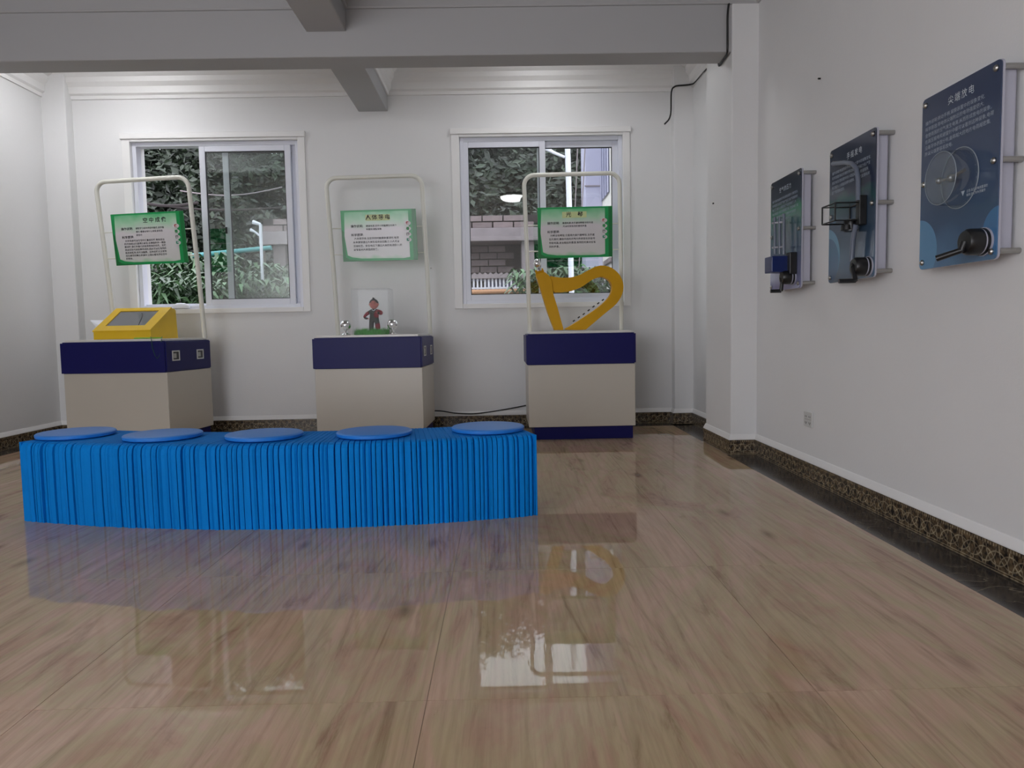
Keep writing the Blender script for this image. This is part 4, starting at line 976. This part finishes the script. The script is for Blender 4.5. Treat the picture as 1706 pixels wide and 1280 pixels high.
# block building
YB2 = 12.0
def brickwall(name, label, X0, X1, Z0, Z1, Y, bw, bh, mt, back, depth=.3):
    r = tag(empty(name, ((X0+X1)/2, Y, Z0)), label, 'building'); return r
def bricks(par, X0, X1, Z0, Z1, Y, bw, bh, mt, ox, oy, oz, windows):
    rows_ = max(1, int(round((Z1-Z0)/bh))); bh = (Z1-Z0)/rows_; me = MB().box(.011, bw-.011, 0, .05, .010, bh-.010).mesh('brick', mt)
    for j in range(rows_):
        x = X0-(bw/2 if j % 2 else 0)
        while x < X1:
            if any(a-.3 < x < c+.1 for a, c in windows) and x >= X0 and x+bw <= X1+.001:
                o = bpy.data.objects.new('brick', me); o.location = (x-ox, Y-oy+random.uniform(-.006, .004), Z0+j*bh-oz); finish(o, par)
            x += bw
top = at(840, 358, Y=YB2).z; mid = at(840, 380, Y=YB2).z; low = at(840, 402, Y=YB2).z; b2 = at(840, 456, Y=YB2).z
xL = at(437, 380, Y=YB2).x; xR = at(906, 380, Y=YB2).x
vis = [(xL, at(505, 380, Y=YB2).x), (at(768, 380, Y=YB2).x, xR)]
bd = tag(empty('outbuilding', ((xL+xR)/2, YB2, -.6)), 'long grey brick outbuilding with a pale block parapet behind both windows', 'building'); ox, oy, oz = bd.location
def lb(x0, x1, y0, y1, z0, z1): return MB().box(x0-ox, x1-ox, y0-oy, y1-oy, z0-oz, z1-oz)
lb(xL, xR, YB2+.045, YB2+.5, mid, top).build('parapet_core', M['mortar'], bd)
bricks(bd, xL, xR, mid, top, YB2, .34, .14, M['block'], ox, oy, oz, vis)
lb(xL-.05, xR+.05, YB2-.06, YB2+.5, low, mid).build('ring_beam', M['conc'], bd, .01)
xR2 = at(868, 430, Y=YB2+.6).x
lb(xL+.2, xR2, YB2+.65, YB2+2.5, -.6, low+.3).build('wall_core', M['mortar'], bd)
vis2 = [(xL, at(505, 380, Y=YB2).x), (at(768, 380, Y=YB2).x, xR2)]
bricks(bd, xL+.2, xR2, at(840, 500, Y=YB2+.6).z, low, YB2+.6, .30, .115, M['brickd'], ox, oy, oz, vis2)
lb(at(868, 430, Y=YB2+.6).x, at(888, 430, Y=YB2+.6).x, YB2+.1, YB2+.6, -.6, low).build('corner_pier', M['conc'], bd)
a = at(456, 450, Y=YB2).x; c = at(476, 450, Y=YB2).x
lb(a, c, YB2+.02, YB2+.4, -.6, low).build('pier', M['brickd'], bd)
# low shed with bars in front of it
YS = 10.4; zt_ = at(830, 458, Y=YS).z; x0_, x1_ = at(760, 470, Y=YS).x, at(884, 470, Y=YS).x; zb2 = at(830, 505, Y=YS).z
sd = tag(empty('barred_shed', ((x0_+x1_)/2, YS, -.6)), 'low white shed with barred openings below the brick outbuilding', 'shed'); ox, oy, oz = sd.location
b = MB(); nn = 28; pts = []
for i in range(nn+1): pts.append((x0_+(x1_-x0_)*i/nn-ox, zt_-oz+(.035 if i % 2 else 0)))
pl = pts+[(x1_-ox, zt_-.05-oz), (x0_-ox, zt_-.05-oz)]
MB().prism(pl, lambda a, c, d: (a, d, c), -.05, .5).build('corrugated_roof', M['conc'], sd)
MB().box(x0_-ox, x1_-ox, .10, .5, 0, zt_-.05-oz).build('shed_wall', M['sheet'], sd)
MB().box(at(784, 470, Y=YS).x-ox, at(808, 470, Y=YS).x-ox, .085, .11, 1.2, zt_-.08-oz).build('dark_opening', M['black'], sd)
for i in range(19):
    x = x0_+.09+(x1_-x0_-.1)*i/18-ox; MB().box(x-.012, x+.012, -.01, .012, .4, zt_-.05-oz).build('bar', M['postw'], sd)
for zz in (at(830, 480, Y=YS).z, at(830, 497, Y=YS).z): MB().box(x0_-ox, x1_-ox, -.02, .0, zz-.012-oz, zz+.012-oz).build('rail', M['postw'], sd)
p = at(782, 487, Y=YS-.1); q = at(880, 485, Y=YS-.1)
tag(MB().tube([p, q], .035, 10).build('pipe', M['orange'], smooth=True), 'peach coloured pipe running across the barred shed', 'pipe')
# street lamp pole outside the right window
YP = 8.6; pb, pt_ = at(957, 520, Y=YP), at(944, 215, Y=YP)
sp = tag(empty('street_lamp', (pb.x, YP, -.6)), 'slim white lamp pole with an angled arm outside the right window', 'street lamp')
def rl(q, o_): return (q.x-o_.x, q.y-o_.y, q.z-o_.z)
MB().tube([(0, 0, 0), rl(pt_+Vector((0, 0, .3)), sp.location)], .032, 12).build('pole', M['postw'], sp, smooth=True)
A_ = at(941, 262, Y=YP); B_ = at(908, 246, Y=YP+.1); C_ = at(922, 254, Y=YP)
MB().tube([rl(A_, sp.location), rl(C_, sp.location), rl(B_, sp.location)], [.016, .018, .030], 10).build('lamp_arm', M['postw'], sp, smooth=True)
# thin pole with lamp outside the left window
YQ = 8.4; pb, pt_ = at(438, 505, Y=YQ), at(434, 374, Y=YQ)
sp = tag(empty('garden_lamp', (pb.x, YQ, zb_)), 'thin white garden lamp post seen through the left window', 'garden lamp')
MB().tube([(0, 0, 0), rl(pt_, sp.location)], .017, 10).build('pole', M['postw'], sp, smooth=True)
MB().tube([rl(pt_, sp.location), rl(at(421, 370, Y=YQ), sp.location)], [.016, .024], 8).build('lamp_arm', M['postw'], sp, smooth=True)
MB().tube([rl(at(434, 394, Y=YQ), sp.location), rl(at(424, 386, Y=YQ), sp.location), rl(at(417, 383, Y=YQ), sp.location)], [.012, .012, .02], 8).build('lamp_arm', M['postw'], sp, smooth=True)
hA, hB = at(312, 427, Y=10.6), at(452, 413, Y=10.6)
hr2 = tag(empty('handrail', (hA.x, 10.6, -.6)), 'teal handrail pipe sloping up behind the shrubs', 'handrail')
MB().tube([(0, 0, hA.z+.6), (hB.x-hA.x, 0, hB.z+.6)], .035, 10).build('rail', M['teal'], hr2, smooth=True)
for k in (.1, .9):
    MB().tube([((hB.x-hA.x)*k, .04, 0), ((hB.x-hA.x)*k, .04, hA.z+(hB.z-hA.z)*k+.6)], .025, 8).build('post', M['bark'], hr2, smooth=True)
pz = at(283, 444, Y=10.5); tag(MB().tube([(pz.x, 10.5, -.6), at(283, 420, Y=10.5)], .03, 8).build('post', M['postw'], smooth=True), 'short white post above the rubble wall', 'post')
for i, (p0, p1) in enumerate((((200, 326), (330, 338)), ((200, 331), (470, 346)), ((300, 318), (470, 312)))):
    a, c = at(*p0, Y=14.2), at(*p1, Y=14.2); P = [a+(c-a)*t-Vector((0, 0, .12*math.sin(PI*t))) for t in [k/8 for k in range(9)]]
    tag(MB().tube(P, (.03, .022, .012)[i], 6).build('overhead_cable', M['mortar'] if i < 2 else M['conc'], smooth=True), ('thick grey overhead cable across the left window', 'lower grey overhead cable across the left window', 'thin pale overhead wire across the left window')[i], 'cable')
for i, (p0, p1) in enumerate((((965, 180), (952, 500)), ((978, 180), (962, 500)))):
    tag(MB().tube([at(*p0, Y=11.2), at(*p1, Y=11.2), at(*p1, Y=11.2)+Vector((0, 0, -3))], .009, 6).build('hanging_wire', M['conc'], smooth=True), ('thin wire hanging just right of the lamp pole', 'second thin wire hanging nearer the white building')[i], 'wire')
# neighbouring white building on the right
xf = at(1004, 400, Y=12.0).x; xc0 = at(976, 400, Y=12.0).x
nb = tag(empty('white_building', (xf, 12, -.6)), 'tall pale lilac building at the right edge of the right window', 'building'); ox, oy, oz = nb.location
def nbx(x0, x1, y0, y1, z0, z1): return MB().box(x0-ox, x1-ox, y0-oy, y1-oy, z0-oz, z1-oz)
nbx(xc0, xf, 12.0, 12.6, -.6, 6.5).build('corner_pier', M['lilac'], nb, .01)
nbx(xc0-.012, xf+.0, 11.985, 12.0, at(990, 311, Y=12).z, at(990, 309, Y=12).z).build('string_course', M['conc'], nb)
nbx(xf, xf+2.5, 9.0, 12.5, -.6, 6.5).build('facade', M['creamw'], nb)
zg = at(1004, 336, Y=12.0).z
nbx(xf-.02, xf+.01, 11.2, 11.95, zg, 6.0).build('glazed_bay', M['bluepane'], nb)
for yy in (11.2, 11.45, 11.7, 11.95): nbx(xf-.035, xf-.018, yy-.02, yy+.02, zg, 6.0).build('mullion', M['lilac'], nb)
nbx(xf-.05, xf, 10.9, 11.6, at(1010, 440, Y=11.3).z, at(1010, 433, Y=11.3).z).build('ledge', M['brickd'], nb)
